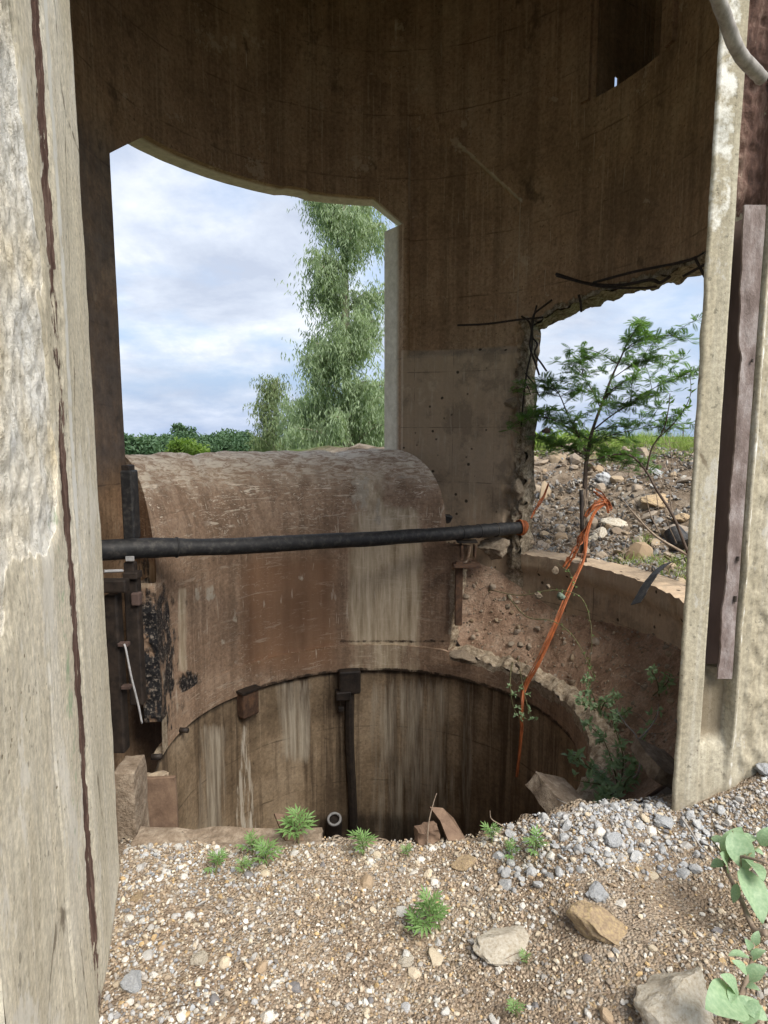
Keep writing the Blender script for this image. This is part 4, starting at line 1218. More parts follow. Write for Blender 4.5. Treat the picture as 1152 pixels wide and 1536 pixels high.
bank_rock('cream_rock', 404, 1023, 778, 0.09, 0.8, (0.1, 0.1, 0.5), 'yellowish lump of rock above the black bucket', M['ochre'])
bank_rock('white_slab', 405, 985, 710, 0.12, 0.35, (0.5, 0.2, 0.8), 'white grey slab lying near the top of the bank by the jamb', M['slate'])
bank_rock('wedge_rock', 406, 896, 803, 0.10, 0.4, (0.1, -0.5, 0.6), 'pale wedge of broken concrete just above the low wall', M['cream'], 1.3)
# clods and stones in the hollow
for k in range(46):
    a = random.uniform(66, -12); s_ = random.uniform(0.1, 0.95)
    p = hollow_p(a, s_); r = random.uniform(0.018, 0.045)
    place_stone('hollow_stone', random.choice(DUSTY[-6:]), p + Vector((0, 0, r * 0.1)), r, eul(), 'brown dusty stone lying in the dirt hollow behind the rim', 'stone', 'stones in the dirt hollow')

# ------------------------------------------------------------------ pipe across the shaft
pa, pb = at(140, 826, 4.16), at(786, 791, 6.42)
pipe = empty('black_pipe', (pa + pb) / 2, 'long black rubber pipe lying across the shaft before the chute', 'pipe')
mb = MB(); pts = []; rad = []
N = 90
for i in range(N + 1):
    t = i / N
    p = pa.lerp(pb, t)
    pts.append(p + Vector((0, 0.012 * nz(t * 7, 3), 0.010 * nz(t * 6, 1) - 0.03 * math.sin(math.pi * t))))
    rad.append(0.066 + 0.004 * nz(t * 14, 2) + 0.004 * nz(t * 40, 6) + (0.005 if 0.80 < t < 0.815 or 0.86 < t < 0.868 or 0.915 < t < 0.925 else 0) + (0.008 * sm(0.15, 0.1, t)))
mb.tube(pts, rad, 22)
mb.build('hose', M['rubber'], pipe, True)
for t0 in (0.135, 0.79, 0.85, 0.905):
    mb = MB(); i0 = int(t0 * N)
    d = (pts[i0 + 1] - pts[i0]).normalized()
    mb.tube([pts[i0] + d * 0.0, pts[i0] + d * 0.012], [rad[i0] + 0.006] * 2, 22)
    mb.build('clamp_band', M['rubber'], pipe, True)

def strap_along(name, centre, n, spread, label, cat='strap', rad=0.007, fray=0.0, group=None, wander=0.012):
    """a bundle of flat orange plastic ribbons following one line"""
    e = empty(name, centre[0], label, cat, group)
    base = spline(centre, 8)
    for k in range(n):
        mb = MB()
        ph = random.uniform(0, 6.28); vs = []; fs = []
        prevw = None
        for i, p in enumerate(base):
            t = i / (len(base) - 1)
            d = (base[min(i + 1, len(base) - 1)] - base[max(0, i - 1)]).normalized()
            a = d.orthogonal().normalized(); b = d.cross(a)
            if abs(d.z) < 0.999:
                a = d.cross(Vector((0, 0, 1))).normalized(); b = d.cross(a)
            sp = spread * (0.55 + 0.6 * abs(nz(t * 3, k * 3.3))) * (1 + fray * t)
            c = p + a * sp * math.cos(ph + t * 2.2) + b * sp * math.sin(ph + t * 2.2) + Vector((nz(t * 5, k * 7.1), nz(t * 5, k * 7.1, 9), nz(t * 6, k * 3.7, 4))) * wander * math.sin(math.pi * t)
            tw = ph + t * 2.5 + nz(t * 4, k) * 1.5
            w = (a * math.cos(tw) + b * math.sin(tw)) * rad
            nn = d.cross(w).normalized() * 0.0012
            vs += [c - w - nn, c + w - nn, c + w + nn, c - w + nn]
        m = len(base)
        for i in range(m - 1):
            for q in range(4):
                q2 = (q + 1) % 4
                fs.append((i * 4 + q, i * 4 + q2, (i + 1) * 4 + q2, (i + 1) * 4 + q))
        fs += [(3, 2, 1, 0), tuple((m - 1) * 4 + q for q in range(4))]
        mb.add(vs, fs)
        mb.build('ribbon', M['orange'], e)
    return e
# knot on the pipe end
e = empty('orange_strap', pb, 'short orange strap wound round the right end of the black pipe', 'strap')
for k in range(5):
    mb = MB(); d = (pb - pa).normalized(); c0 = pb - d * (0.025 + 0.014 * k)
    a = d.cross(Vector((0, 0, 1))).normalized(); b = a.cross(d)
    ring = [c0 + (a * math.cos(q) + b * math.sin(q)) * (0.078 + 0.004 * math.sin(3 * q + k)) + d * 0.006 * math.sin(q * 2 + k) for q in [2 * math.pi * j / 20 for j in range(21)]]
    mb.tube(ring, 0.0065, 5)
    mb.build('ribbon', M['orange'], e)
stake_top, stake_bot = at(874, 700, 6.02), at(877, 850, 5.94)
strap_along('orange_strap', [at(822, 725, 6.75), at(815, 745, 6.6), at(803, 765, 6.5), at(797, 778, 6.42)], 3, 0.010, 'short orange strap lying on the rubble above the pipe end', rad=0.008)
strap_along('orange_strap', [at(912, 752, 6.0), at(892, 768, 5.95), at(880, 800, 5.82), at(876, 835, 5.70), at(862, 868, 5.58), at(838, 925, 5.42), at(812, 985, 5.28), at(787, 1030, 5.24), at(783, 1062, 5.12), at(781, 1110, 5.10), at(775, 1165, 5.08)], 12, 0.014, 'long orange strap bundle stretched from the stake over the rim into the shaft', rad=0.0042, wander=0.03)
strap_along('orange_strap', [at(884, 783, 5.9), at(872, 805, 5.88), at(862, 825, 5.86), at(853, 842, 5.84), at(846, 853, 5.83)], 9, 0.018, 'frayed orange strap ends dangling left of the stake', rad=0.006, fray=0.8, wander=0.05)
strap_along('orange_strap', [at(878, 775, 5.98), at(890, 760, 5.97), at(905, 750, 6.0), at(915, 762, 6.0), at(905, 745, 6.04), at(892, 735, 6.06)], 9, 0.02, 'tangled orange knot round the foot of the acacia', rad=0.006, fray=0.5, wander=0.06)
mb = MB(); mb.tube(spline([at(872, 735, 6.0), at(873, 790, 5.95), at(878, 850, 5.90)], 6), [0.020] * 13, 8, jit=0.15)
o = mb.build('stake', M['darksteel'], None, True); tag(o, 'dark upright stake wrapped with orange strap at the low wall', 'stake')
mb = MB(); mb.tube([at(866, 832, 5.86), at(884, 834, 5.86)], 0.018, 8); mb.build('stake_bracket', M['rust'], o)

# ------------------------------------------------------------------ steel on the lining
def boxpart(name, c, size, mat, parent, rot=None):
    mb = MB(); mb.box(c, size, rot); o = mb.build(name, mat, parent)
    bv = o.modifiers.new('bevel', 'BEVEL'); bv.width = min(size) * 0.15; bv.segments = 2
    return o
# bracket right of the lining
c = at(698, 835, 6.02)
br = empty('steel_bracket', at(690, 935, 6.02), 'rusty steel bracket standing at the broken edge of the lining under the pipe', 'bracket')
boxpart('post', at(688, 890, 6.04), (0.075, 0.06, 0.66), M['rust'], br)
boxpart('top_plate', at(700, 848, 6.0), (0.27, 0.18, 0.022), M['rust'], br)
boxpart('web_plate', at(692, 826, 6.02), (0.02, 0.15, 0.13), M['rust'], br)
boxpart('web_plate', at(712, 826, 6.02), (0.02, 0.12, 0.12), M['rust'], br)
boxpart('cap_plate', at(700, 812, 6.0), (0.20, 0.14, 0.018), M['darksteel'], br)
# concrete lump beside it
def lump(name, seed, c, size, rot, label, mat, cat='concrete', sub=4, flat=0.8):
    me = rock_mesh(name, seed, sub, flat, 0.7); me.materials.append(mat)
    return place_stone(name, me, c, size, rot, label, cat)
lump('concrete_lump', 501, at(744, 822, 6.30), (0.23, 0.16, 0.14), (0, 0.05, 0.1), 'rounded broken concrete lump under the right end of the pipe', M['chunk'])
lump('concrete_lump', 502, at(690, 985, 5.86), (0.17, 0.10, 0.10), (0.1, 0.3, 0.2), 'jagged concrete lump where the lining breaks off above the rim', M['chunk'])
# black plastic scrap behind the chute end
mb = MB()
p = at(668, 778, 6.55); mb.box(p, (0.13, 0.09, 0.09), Euler((0.1, 0.2, 0.4)).to_matrix(), 0.02)
o = mb.build('plastic_scrap', M['rubber']); tag(o, 'crumpled black plastic scrap behind the pipe at the pillar foot', 'scrap')
o.modifiers.new('bevel', 'BEVEL').width = 0.015
# pieces hung on the shaft wall
def wall_pt(px, py, r=SR): return on_circle(px, py, (SC.x, SC.y), r)
p = wall_pt(367, 1052)
nrm = (SC - Vector((p.x, p.y, 0))); nrm.z = 0; nrm.normalize()
rz = math.atan2(nrm.y, nrm.x)
rm = Euler((0, 0, rz)).to_matrix()
bx_ = empty('steel_box', p, 'small rusty steel box fixed to the shaft wall under the rim', 'box')
boxpart('case', p + nrm * 0.05, (0.11, 0.19, 0.25), M['rust'], bx_, rm)
boxpart('lid', p + nrm * 0.055 + Vector((0, 0, 0.135)), (0.13, 0.22, 0.025), M['darksteel'], bx_, rm)
mb = MB(); q = wall_pt(385, 1028, SR - 0.05); mb.tube([p + nrm * 0.05 + Vector((0, 0, 0.13)), q], 0.012, 6); mb.build('cable', M['darksteel'], bx_)
# dark guide running down the shaft
g = empty('guide_rail', wall_pt(519, 1250), 'dark steel guide rail running down the middle of the shaft wall', 'rail')
tp, bt = wall_pt(523, 1010), wall_pt(519, 1252)
nrm2 = (SC - Vector((tp.x, tp.y, 0))); nrm2.z = 0; nrm2.normalize(); rm2 = Euler((0, 0, math.atan2(nrm2.y, nrm2.x))).to_matrix()
mb = MB()
hgt = 3.2
sidev = Vector((-nrm2.y, nrm2.x, 0))
mb.tube(spline([tp + nrm2 * 0.05 + Vector((0, 0, -0.1)), tp + nrm2 * 0.055 + Vector((0, 0, -0.8)) , tp + nrm2 * 0.05 + sidev * 0.03 + Vector((0, 0, -1.6)), tp + nrm2 * 0.05 + sidev * 0.05 + Vector((0, 0, -3.2))], 8), 0.048, 8)
mb.build('rail', M['darksteel'], g)
boxpart('head_block', tp + nrm2 * 0.05 + Vector((0, 0, -0.06)), (0.14, 0.23, 0.26), M['darksteel'], g, rm2)
boxpart('foot_block', tp + nrm2 * 0.07 + sidev * -0.07 + Vector((0, 0, -0.20)), (0.12, 0.16, 0.10), M['darksteel'], g, rm2)
boxpart('clip', tp + nrm2 * 0.06 + sidev * -0.09 + Vector((0, 0, -0.36)), (0.06, 0.06, 0.05), M['darksteel'], g, rm2)
# pipe stub low on the wall
p = wall_pt(500, 1222)
ps = empty('pipe_stub', p, 'short pale-rimmed pipe stub low on the shaft wall beside the rail', 'pipe')
mb = MB(); mb.tube([p + Vector((0, -0.02, -0.28)), p + nrm2 * 0.10 + Vector((0, 0, 0.0))], 0.085, 16); mb.build('barrel', M['darksteel'], ps, False)
mb = MB()
cc = p + nrm2 * 0.11 + Vector((0, 0, 0.02)); ax = Vector((0, -0.45, 0.89))
u_ = ax.orthogonal().normalized(); v_ = ax.cross(u_)
mb.tube([cc + (u_ * math.cos(q) + v_ * math.sin(q)) * 0.066 for q in [2 * math.pi * j / 24 for j in range(25)]], 0.014, 6)
mb.build('rim', M['galv'], ps, True)
# bracket stubs
for (px, py) in ((272, 1095), (231, 1135)):
    p = wall_pt(px, py, SR - 0.01) if px > 240 else wall_pt(px, py, SR + 0.05)
    mb = MB(); d = (SC - Vector((p.x, p.y, 0))); d.z = 0; d.normalize()
    mb.tube([p - d * 0.02, p + d * 0.06], 0.022, 10)
    tag(mb.build('anchor_bolt', M['darksteel'], None, True), 'dark bolt stub in the shaft wall ' + ('right of' if px > 240 else 'below') + ' the tar stain', 'bolt')

# ------------------------------------------------------------------ steelwork on the left
fr = empty('guide_structure', at(196, 1130, 4.2), 'dark steel guide structure standing against the left wall below the pipe', 'steelwork')
boxpart('post', at(203, 960, 4.24), (0.10, 0.08, 0.95), M['darksteel'], fr)
boxpart('post', at(176, 1010, 4.15), (0.09, 0.10, 1.15), M['darksteel'], fr)
boxpart('bracket', at(199, 862, 4.22), (0.10, 0.10, 0.05), M['darksteel'], fr)
boxpart('shelf', at(172, 878, 4.08), (0.18, 0.08, 0.09), M['darksteel'], fr)
boxpart('bracket', at(205, 898, 4.2), (0.06, 0.06, 0.09), M['web'], fr)
boxpart('lug', at(186, 966, 4.1), (0.07, 0.05, 0.025), M['web'], fr)
boxpart('lug', at(190, 1030, 4.1), (0.06, 0.05, 0.025), M['web'], fr)
clp = empty('pipe_clamp', at(196, 858, 4.25), 'grey metal clamp with a pale label plate under the pipe at the left', 'clamp')
boxpart('saddle', at(196, 853, 4.25), (0.075, 0.07, 0.10), M['darksteel'], clp)
boxpart('label_plate', at(195, 838, 4.20), (0.058, 0.012, 0.035), M['galv'], clp)
boxpart('base_plate', at(196, 866, 4.24), (0.095, 0.08, 0.014), M['mauve'], clp)
mb = MB(); mb.tube([at(156, 857, 4.1), at(184, 856, 4.2)], 0.011, 6)
mb.build('rod', M['galv'], clp)
bb = empty('rubber_buffer', at(196, 812, 4.62), 'upright black rubber buffer beside the left end of the chute', 'buffer')
boxpart('block', at(196, 757, 4.40), (0.085, 0.12, 0.50), M['rubber'], bb)
boxpart('top_cap', at(192, 702, 4.40), (0.06, 0.10, 0.045), M['darksteel'], bb)
mb = MB(); mb.tube(spline([at(186, 966, 4.05), at(189, 975, 4.04), at(197, 1015, 4.02), at(207, 1055, 4.02), at(213, 1085, 4.02)], 6), 0.0075, 6)
tag(mb.build('wire', M['galv'], None, True), 'thin pale wire hanging down from the left steel frame', 'wire')
# a dark plate hiding the void behind the frame
# low pieces at the left of the drop
def slabthing(name, c, size, rot, label, mat, cat, jit=0.012, sub=True):
    import bmesh
    bm = bmesh.new(); bmesh.ops.create_cube(bm, size=1.0)
    bmesh.ops.subdivide_edges(bm, edges=bm.edges[:], cuts=9, use_grid_fill=True)
    m = Euler(rot).to_matrix(); sd = random.uniform(0, 50)
    for v in bm.verts:
        q = v.co; e_ = sum(1 for t_ in q if abs(t_) > 0.48)
        p = Vector((q.x * size[0], q.y * size[1], q.z * size[2]))
        k_ = jit * (1.0 + 0.9 * e_)
        p += Vector((nz(p.x * 14 + sd, p.y * 14, p.z * 14), nz(p.x * 14, p.y * 14 + sd, p.z * 14), nz(p.x * 14, p.y * 14, p.z * 14 + sd))) * k_
        p += Vector((nz(p.x * 45 + sd, p.y * 45, p.z * 45), nz(p.x * 45, p.y * 45 + sd, p.z * 45), nz(p.x * 45, p.y * 45, p.z * 45 + sd))) * k_ * 0.35
        if e_ > 1: p *= 0.985
        v.co = Vector(c) + m @ p
    mb = MB(); mb.add([v.co.copy() for v in bm.verts], [tuple(w.index for w in f.verts) for f in bm.faces]); bm.free()
    o = mb.build(name, mat); tag(o, label, cat)
    return o
slabthing('concrete_block', at(197, 1205, 2.47), (0.088, 0.16, 0.36), (0.0, 0.0, 0.05), 'brown concrete block standing at the inner foot of the left jamb', M['slabm'], 'block', 0.0025)
slabthing('steel_plate', at(243, 1212, 2.75), (0.145, 0.025, 0.31), (-0.05, -0.02, 0.03), 'rusty upright steel plate at the left end of the drop', M['plate'], 'plate', 0.0012)
slabthing('concrete_chip', at(232, 1168, 2.85), (0.10, 0.09, 0.03), (0.1, -0.15, 0.1), 'small pale concrete chip on top of the rusty plate', M['chunk'], 'concrete', 0.01)
slabthing('sill_plate', (-0.62, 2.265, -0.04), (0.75, 0.12, 0.10), (0.15, 0.02, 0.03), 'dusty flat concrete sill edging the drop at the left', M['slabm'], 'sill', 0.007)
def tri_plate(name, pts3, th, label, mat):
    mb = MB(); n_ = len(pts3); P = [Vector(q) for q in pts3]
    nn = (P[1] - P[0]).cross(P[2] - P[0]).normalized() * th
    mb.add([q + nn for q in P] + [q - nn for q in P], [tuple(range(n_)), tuple(range(2 * n_ - 1, n_ - 1, -1))] + [(k, n_ + k, n_ + (k + 1) % n_, (k + 1) % n_) for k in range(n_)])
    return tag(mb.build(name, mat), label, 'plate')
tri_plate('metal_shard', [at(411, 1221, 2.32), at(443, 1224, 2.34), at(456, 1262, 2.26), at(428, 1262, 2.26)], 0.006, 'small triangular brown plate poking up behind the left weeds', M['plate'])
tri_plate('curled_plate', [at(644, 1211, 2.36), at(664, 1213, 2.36), at(680, 1228, 2.33), at(700, 1262, 2.28), at(672, 1262, 2.27), at(660, 1232, 2.33)], 0.007, 'curled rusty strip rising from the edge of the drop', M['plate'])
slabthing('brick_piece', at(640, 1248, 2.30), (0.09, 0.05, 0.05), (0, 0, 0.1), 'squared brown lump at the foot of the curled strip', M['plate'], 'brick', 0.008)
slabthing('concrete_slab', at(846, 1206, 2.66), (0.20, 0.30, 0.09), (0.20, 0.42, 0.45), 'flat broken concrete slab tilted over the right end of the drop', M['slabm'], 'slab', 0.0035)
slabthing('concrete_slab', at(990, 1148, 2.9), (0.20, 0.24, 0.07), (0.2, 0.45, 0.2), 'dark concrete slab lying in the hollow behind the right jamb', M['slabm'], 'slab', 0.0035)

# ------------------------------------------------------------------ rebar at the broken edges
def rebar(pxs, r, label):
    pts_ = [at(x, y, d) for x, y, d in pxs]
    mb = MB(); mb.tube(spline(pts_, 7), r, 6)
    tag(mb.build('reinforcing_bar', M['rebar'], None, True), label, 'rebar')
rebar([(834, 411, 5.95), (880, 425, 5.75), (930, 428, 5.5), (975, 420, 5.25), (990, 424, 5.2), (1005, 415, 5.1)], 0.014, 'thickest bent bar along the underside of the broken edge')
rebar([(890, 424, 5.7), (950, 408, 5.35), (1010, 396, 4.95), (1040, 388, 4.75), (1070, 372, 4.5)], 0.011, 'bar running up the broken edge to the right jamb')
rebar([(835, 414, 5.92), (900, 430, 5.62), (960, 432, 5.3), (985, 430, 5.2)], 0.009, 'thin bar hugging the underside of the thickest bent bar')
rebar([(1042, 386, 4.6), (1052, 405, 4.55), (1065, 430, 4.5)], 0.011, 'short bar crossing another near the right jamb, leaning right')
rebar([(1024, 415, 4.62), (1048, 402, 4.56), (1075, 388, 4.5)], 0.010, 'short bar crossing another near the right jamb, leaning left')
rebar([(868, 442, 5.85), (871, 455, 5.85), (872, 468, 5.85)], 0.011, 'short stub hanging down from the middle of the broken edge')
rebar([(686, 488, 6.50), (730, 486, 6.42), (775, 480, 6.28), (815, 476, 6.15)], 0.010, 'long thin bar lying level across the top of the pillar')
rebar([(828, 450, 6.18), (812, 462, 6.2), (800, 474, 6.25), (797, 500, 6.3), (795, 520, 6.3), (803, 545, 6.28), (809, 563, 6.26)], 0.010, 'bar bent down over the pillar corner')
rebar([(805, 458, 6.2), (800, 480, 6.25), (799, 505, 6.28), (806, 516, 6.26), (802, 530, 6.26), (812, 545, 6.24), (820, 557, 6.22)], 0.009, 'kinked bar dangling right of the pillar corner')
rebar([(782, 474, 6.32), (795, 486, 6.32), (798, 520, 6.33), (790, 560, 6.36), (784, 610, 6.38), (782, 640, 6.38)], 0.009, 'bar running down the crumbling edge of the pillar')
rebar([(788, 560, 6.35), (800, 575, 6.3), (809, 595, 6.25)], 0.006, 'thin wire hooked out of the pillar edge')
rebar([(786, 570, 6.35), (792, 582, 6.3), (796, 592, 6.28)], 0.005, 'shortest wire sticking out of the pillar edge')
# lumps clinging to the broken edges
for k, (px, py, d, r) in enumerate(((766, 604, 6.40, 0.075), (776, 735, 6.42, 0.10))):
    lump('concrete_lump', 520 + k, at(px, py, d), (r, r * 0.9, r * 1.1), eul(), ('highest', 'lowest')[k] + ' rough lump on the crumbling edge of the pillar', M['chunk'], 'concrete', 3, 0.9)

# ------------------------------------------------------------------ odds and ends
mb = MB(); mb.tube(spline([at(1040, -120, 1.75), at(1068, -30, 1.85), at(1085, 20, 1.92), at(1108, 78, 2.0), at(1143, 118, 2.10)], 8), [0.0195] * 33, 14, jit=0.05)
tag(mb.build('grey_pole', M['weathered'], None, True), 'bare grey bent pole hanging at the top right before the jamb', 'pole')
mb = MB(); pp = spline([at(1025, 838, 5.1), at(1000, 846, 4.95), at(982, 862, 4.8), at(968, 882, 4.72), at(954, 906, 4.64)], 6)
def strip_f(u, v, side=0):
    q = pp[int(round(u * (len(pp) - 1)))]
    return q + Vector((0.50, -0.55, 0.35)) * 0.062 * (v - 0.5) * 2 * (0.8 + 0.25 * nz(u * 5, v * 2)) + Vector((-0.7, -0.7, 0.3)) * (0.016 * (side) + 0.006 * nz(u * 9, v * 3))
slab(mb, strip_f, lambda u, v: strip_f(u, v, 1), len(pp) - 1, 4, 1)
tag(mb.build('rubber_strip', M['rubber'], None, False), 'dark strip of old belting hanging over the low wall near the right jamb', 'belting')
bk = empty('bucket', at(1018, 822, 5.2), 'black plastic bucket tipped over in the grass beside the right jamb', 'bucket')
mb = MB()
c0, c1 = at(1022, 818, 5.25), at(1008, 795, 5.35)
mb.tube([c1, c1.lerp(c0, 0.5), c0], [0.075, 0.09, 0.105], 20, cap=False); mb.tube([c0 + (c1 - c0) * 0.02, c1], [0.100, 0.072], 20)
mb.build('pail', M['rubber'], bk, True)
mb = MB(); d = (c0 - c1).normalized(); u_ = d.orthogonal().normalized(); v_ = d.cross(u_)
mb.tube([c0 + (u_ * math.cos(q) + v_ * math.sin(q)) * 0.106 for q in [2 * math.pi * j / 24 for j in range(25)]], 0.009, 6); mb.build('rim', M['rubber'], bk, True)

# ------------------------------------------------------------------ vegetation
def leaf_shape(mb, p, d, n_, ln, wd, fold=0.15, col=None):
    """a pointed leaf: six faces folded along its midrib"""
    d = d.normalized(); s_ = d.cross(n_)
    if s_.length < 1e-5: s_ = d.orthogonal()
    s_.normalize(); up = s_.cross(d)
    a, b, c = p, p + d * ln * 0.5 - up * ln * 0.03, p + d * ln - up * ln * 0.12
    l1, r1 = p + d * ln * 0.38 + s_ * wd / 2 + up * wd * fold, p + d * ln * 0.38 - s_ * wd / 2 + up * wd * fold
    mb.add([a, l1, c, r1, b], [(0, 4, 1), (1, 4, 2), (0, 3, 4), (3, 2, 4)], col)
def rdir(): 
    z = random.uniform(-1, 1); a = random.uniform(0, 6.283); r = math.sqrt(1 - z * z)
    return Vector((r * math.cos(a), r * math.sin(a), z))

# tall gum tree behind the window
def gum(base, H, w0, w1, nleaf, label, name='gum_tree', matl='gumleaf', ln=0.16, lean=0.0):
    e = empty(name, base, label, 'tree')
    mb = MB(); bl = MB(); mb.tube(spline([base + Vector((lean * t * H + 0.12 * nz(t * 3, base.x), 0.1 * nz(t * 3, 9), H * t)) for t in (0, 0.2, 0.4, 0.6, 0.8, 1.0)], 5),
                     [lerp(0.13, 0.015, i / 25) * H / 10 for i in range(26)], 9)
    limbs = []
    for k in range(90):
        t = 0.02 + 0.97 * random.random() ** 1.25; a = random.uniform(0, 6.283)
        W = lerp(w0, w1, t) * random.uniform(0.55, 1.0)
        o = base + Vector((lean * t * H, 0, H * t))
        tip = o + Vector((math.cos(a) * W, math.sin(a) * W, random.uniform(0.3, 1.0) * (0.5 + 0.4 * W)))
        mid = o.lerp(tip, 0.5) + Vector((0, 0, 0.12 * W))
        pp = spline([o, mid, tip], 5)
        mb.tube(pp, [lerp(0.035, 0.006, i / 10) * H / 10 for i in range(11)], 5)
        limbs.append(pp)
    for k in range(nleaf // 12):
        pp = random.choice(limbs); i = random.randint(3, 10)
        q = pp[i] + rdir() * random.uniform(0.02, 0.28) * (0.6 + w0 * 0.3)
        L = random.uniform(0.35, 0.95)
        dr = Vector((random.gauss(0, 0.28), random.gauss(0, 0.28), -1)).normalized()
        if random.random() < 0.4: dr = Vector((random.gauss(0, 0.7), random.gauss(0, 0.7), random.uniform(-0.6, 0.5))).normalized()
        for j in range(12):
            pt_ = q + dr * L * j / 12 + rdir() * 0.05
            dd = (Vector((random.gauss(0, 0.45), random.gauss(0, 0.45), -1)))
            leaf_shape(bl, pt_, dd, rdir(), ln * random.uniform(0.6, 1.2), ln * 0.17 * random.uniform(0.8, 1.4))
    mb.build('trunk', M['gumbark'], e, True)
    bl.build('crown', M[matl], e)
    return e
gb = at(520, 690, 17.0)
gum(Vector((gb.x, 17.0, land_z(gb.x, 17.0))), 11.4, 1.62, 0.62, 88000, 'tall slender gum tree with hanging leaves seen through the window')
gum(Vector((at(408, 660, 26).x, 26, -0.6)), 4.3, 1.2, 0.5, 9000, 'smaller pale gum tree left of the tall one', 'gum_tree', 'paletree', 0.2)
gum(Vector((at(452, 660, 24).x, 24, -0.5)), 3.3, 1.3, 0.8, 8000, 'leafy young gum at the left foot of the tall one', 'gum_tree', 'gumleaf', 0.2)
gum(Vector((at(565, 660, 21).x, 21, -0.5)), 3.6, 1.1, 0.8, 6000, 'leafy young gum right of the tall trunk beside the window edge', 'gum_tree', 'gumleaf', 0.2)
def blob_tree(base, H, W, nl, mat, label, name='broadleaf_tree', lsz=0.35, group=None, cat='tree'):
    e = empty(name, base, label, cat, group)
    mb = MB(); mb.tube([base, base + Vector((0.05 * W, 0, H * 0.55))], [0.04 * H, 0.02 * H], 7)
    cl = []
    for k in range(16):
        q = rdir(); r = random.uniform(0.25, 0.95)
        c_ = base + Vector((q.x * W * r, q.y * W * r, H * 0.62 + q.z * H * 0.30 * r))
        cl.append((c_, random.uniform(0.22, 0.42) * W))
        mb.tube([base + Vector((0, 0, H * 0.4)), c_], [0.014 * H, 0.004 * H], 5)
    bl = MB()
    for k in range(nl):
        c_, r = random.choice(cl)
        p_ = c_ + rdir() * r * random.random() ** 0.4
        leaf_shape(bl, p_, rdir() + Vector((0, 0, -0.3)), rdir(), lsz * random.uniform(0.6, 1.3), lsz * 0.55, 0.2)
    mb.build('trunk', M['bark'], e); bl.build('crown', mat, e)
    return e
far = [(222, 648, 60, 4.6, 2.8, 0), (245, 648, 66, 5.0, 3.0, 0), (268, 632, 70, 6.4, 3.2, 0), (296, 644, 68, 5.6, 3.4, 0), (325, 640, 72, 6.0, 3.6, 0), (345, 632, 78, 7.0, 2.6, 1), (362, 642, 70, 5.8, 3.0, 0), (203, 647, 52, 4.4, 2.2, 0)]
lab = ['lowest dark shrub-like tree left of the round lime bush', 'dark tree second from the left end of the distant tree line', 'tallest round dark tree of the distant line behind the lime bush', 'dark tree just right of the round distant tree', 'broad dark tree in the middle of the distant line', 'taller feathery tree rising from the distant line', 'dark tree at the right end of the distant line', 'small dark tree at the window edge, leftmost of the distant line']
for (px, py, d, H, W, kind), L_ in zip(far, lab):
    top = at(px, py, d)
    blob_tree(Vector((top.x, d, top.z - H)), H, W, 3600, M['fartree'], L_, 'broadleaf_tree', 0.42, 'distant trees beyond the window')
lb = at(283, 655, 11.0)
blob_tree(Vector((lb.x, 11.0, lb.z - 0.85)), 0.95, 0.42, 2200, M['limeleaf'], 'round lime green bush just beyond the window sill', 'lime_bush', 0.075, None, 'bush')
for (px, py, d, H, W, L_) in ((800, 642, 11, 1.1, 0.7, 'yellow green shrub on the bank just right of the pillar'), (850, 650, 11, 0.9, 0.7, 'yellow green shrub on the bank behind the acacia stem'), (945, 660, 10, 0.6, 0.55, 'low yellow green shrub on the ridge right of the acacia stem'), (1000, 664, 10.5, 0.55, 0.5, 'low yellow green shrub on the ridge under the dry branch')):
    t_ = at(px, py, d)
    blob_tree(Vector((t_.x, d, t_.z - H)), H, W, 2600, M['limeleaf'], L_, 'bank_shrub', 0.09, None, 'shrub')

# acacia sapling on the bank
ab = at(877, 752, 6.15)
ab.z = min(ab.z, land_z(ab.x, ab.y) + 0.02)
ac = empty('acacia_sapling', ab, 'young acacia with feathery leaves growing from the rubble bank', 'tree')
wood, leaves = MB(), MB()
def frond(p, d, L):
    d = d.normalized(); s_ = d.cross(Vector((random.gauss(0, 0.25), random.gauss(0, 0.25), 1))).normalized()
    n_ = s_.cross(d)
    k = 9
    for j in range(k):
        q = p + d * L * (j + 0.5) / k - Vector((0, 0, 0.10 * L * (j / k) ** 2))
        w = 0.34 * L * math.sin(math.pi * (0.18 + 0.75 * j / k))
        for sg in (-1, 1):
            leaf_shape(leaves, q, s_ * sg + d * 0.45, n_, w, w * 0.34, 0.1)
def branch(pts_, r0, r1, fr_n, fl, sub=0, subl=0.0):
    pp = spline(pts_, 6); m = len(pp)
    wood.tube(pp, [lerp(r0, r1, i / (m - 1)) for i in range(m)], 6)
    for k in range(fr_n):
        i = random.randint(int(m * 0.2), m - 1)
        d = rdir(); d.z = d.z * 0.45 + 0.12
        frond(pp[i] + rdir() * 0.01, d, fl * random.uniform(0.7, 1.2))
    for k in range(int(sub * 1.9)):
        i = random.randint(int(m * 0.22), m - 1)
        tang = (pp[min(i + 1, m - 1)] - pp[i - 1]).normalized()
        d = (tang * 0.6 + rdir() * 0.9); d.z = d.z * 0.35 + 0.16; d.normalize()
        L = subl * random.uniform(0.7, 1.5)
        branch([pp[i], pp[i] + d * L * 0.5 + Vector((0, 0, 0.02)), pp[i] + d * L + Vector((0, 0, -0.02))], r1 * 0.9 + 0.0012, 0.0015, int(13 + 34 * L), fl)
A_ = lambda x, y, d: at(x, y, d)
branch([ab, A_(878, 715, 6.2), A_(881, 685, 6.22), A_(888, 648, 6.25), A_(905, 600, 6.25), A_(918, 565, 6.3), A_(935, 528, 6.3), A_(945, 500, 6.3)], 0.024, 0.005, 10, 0.10, 9, 0.34)
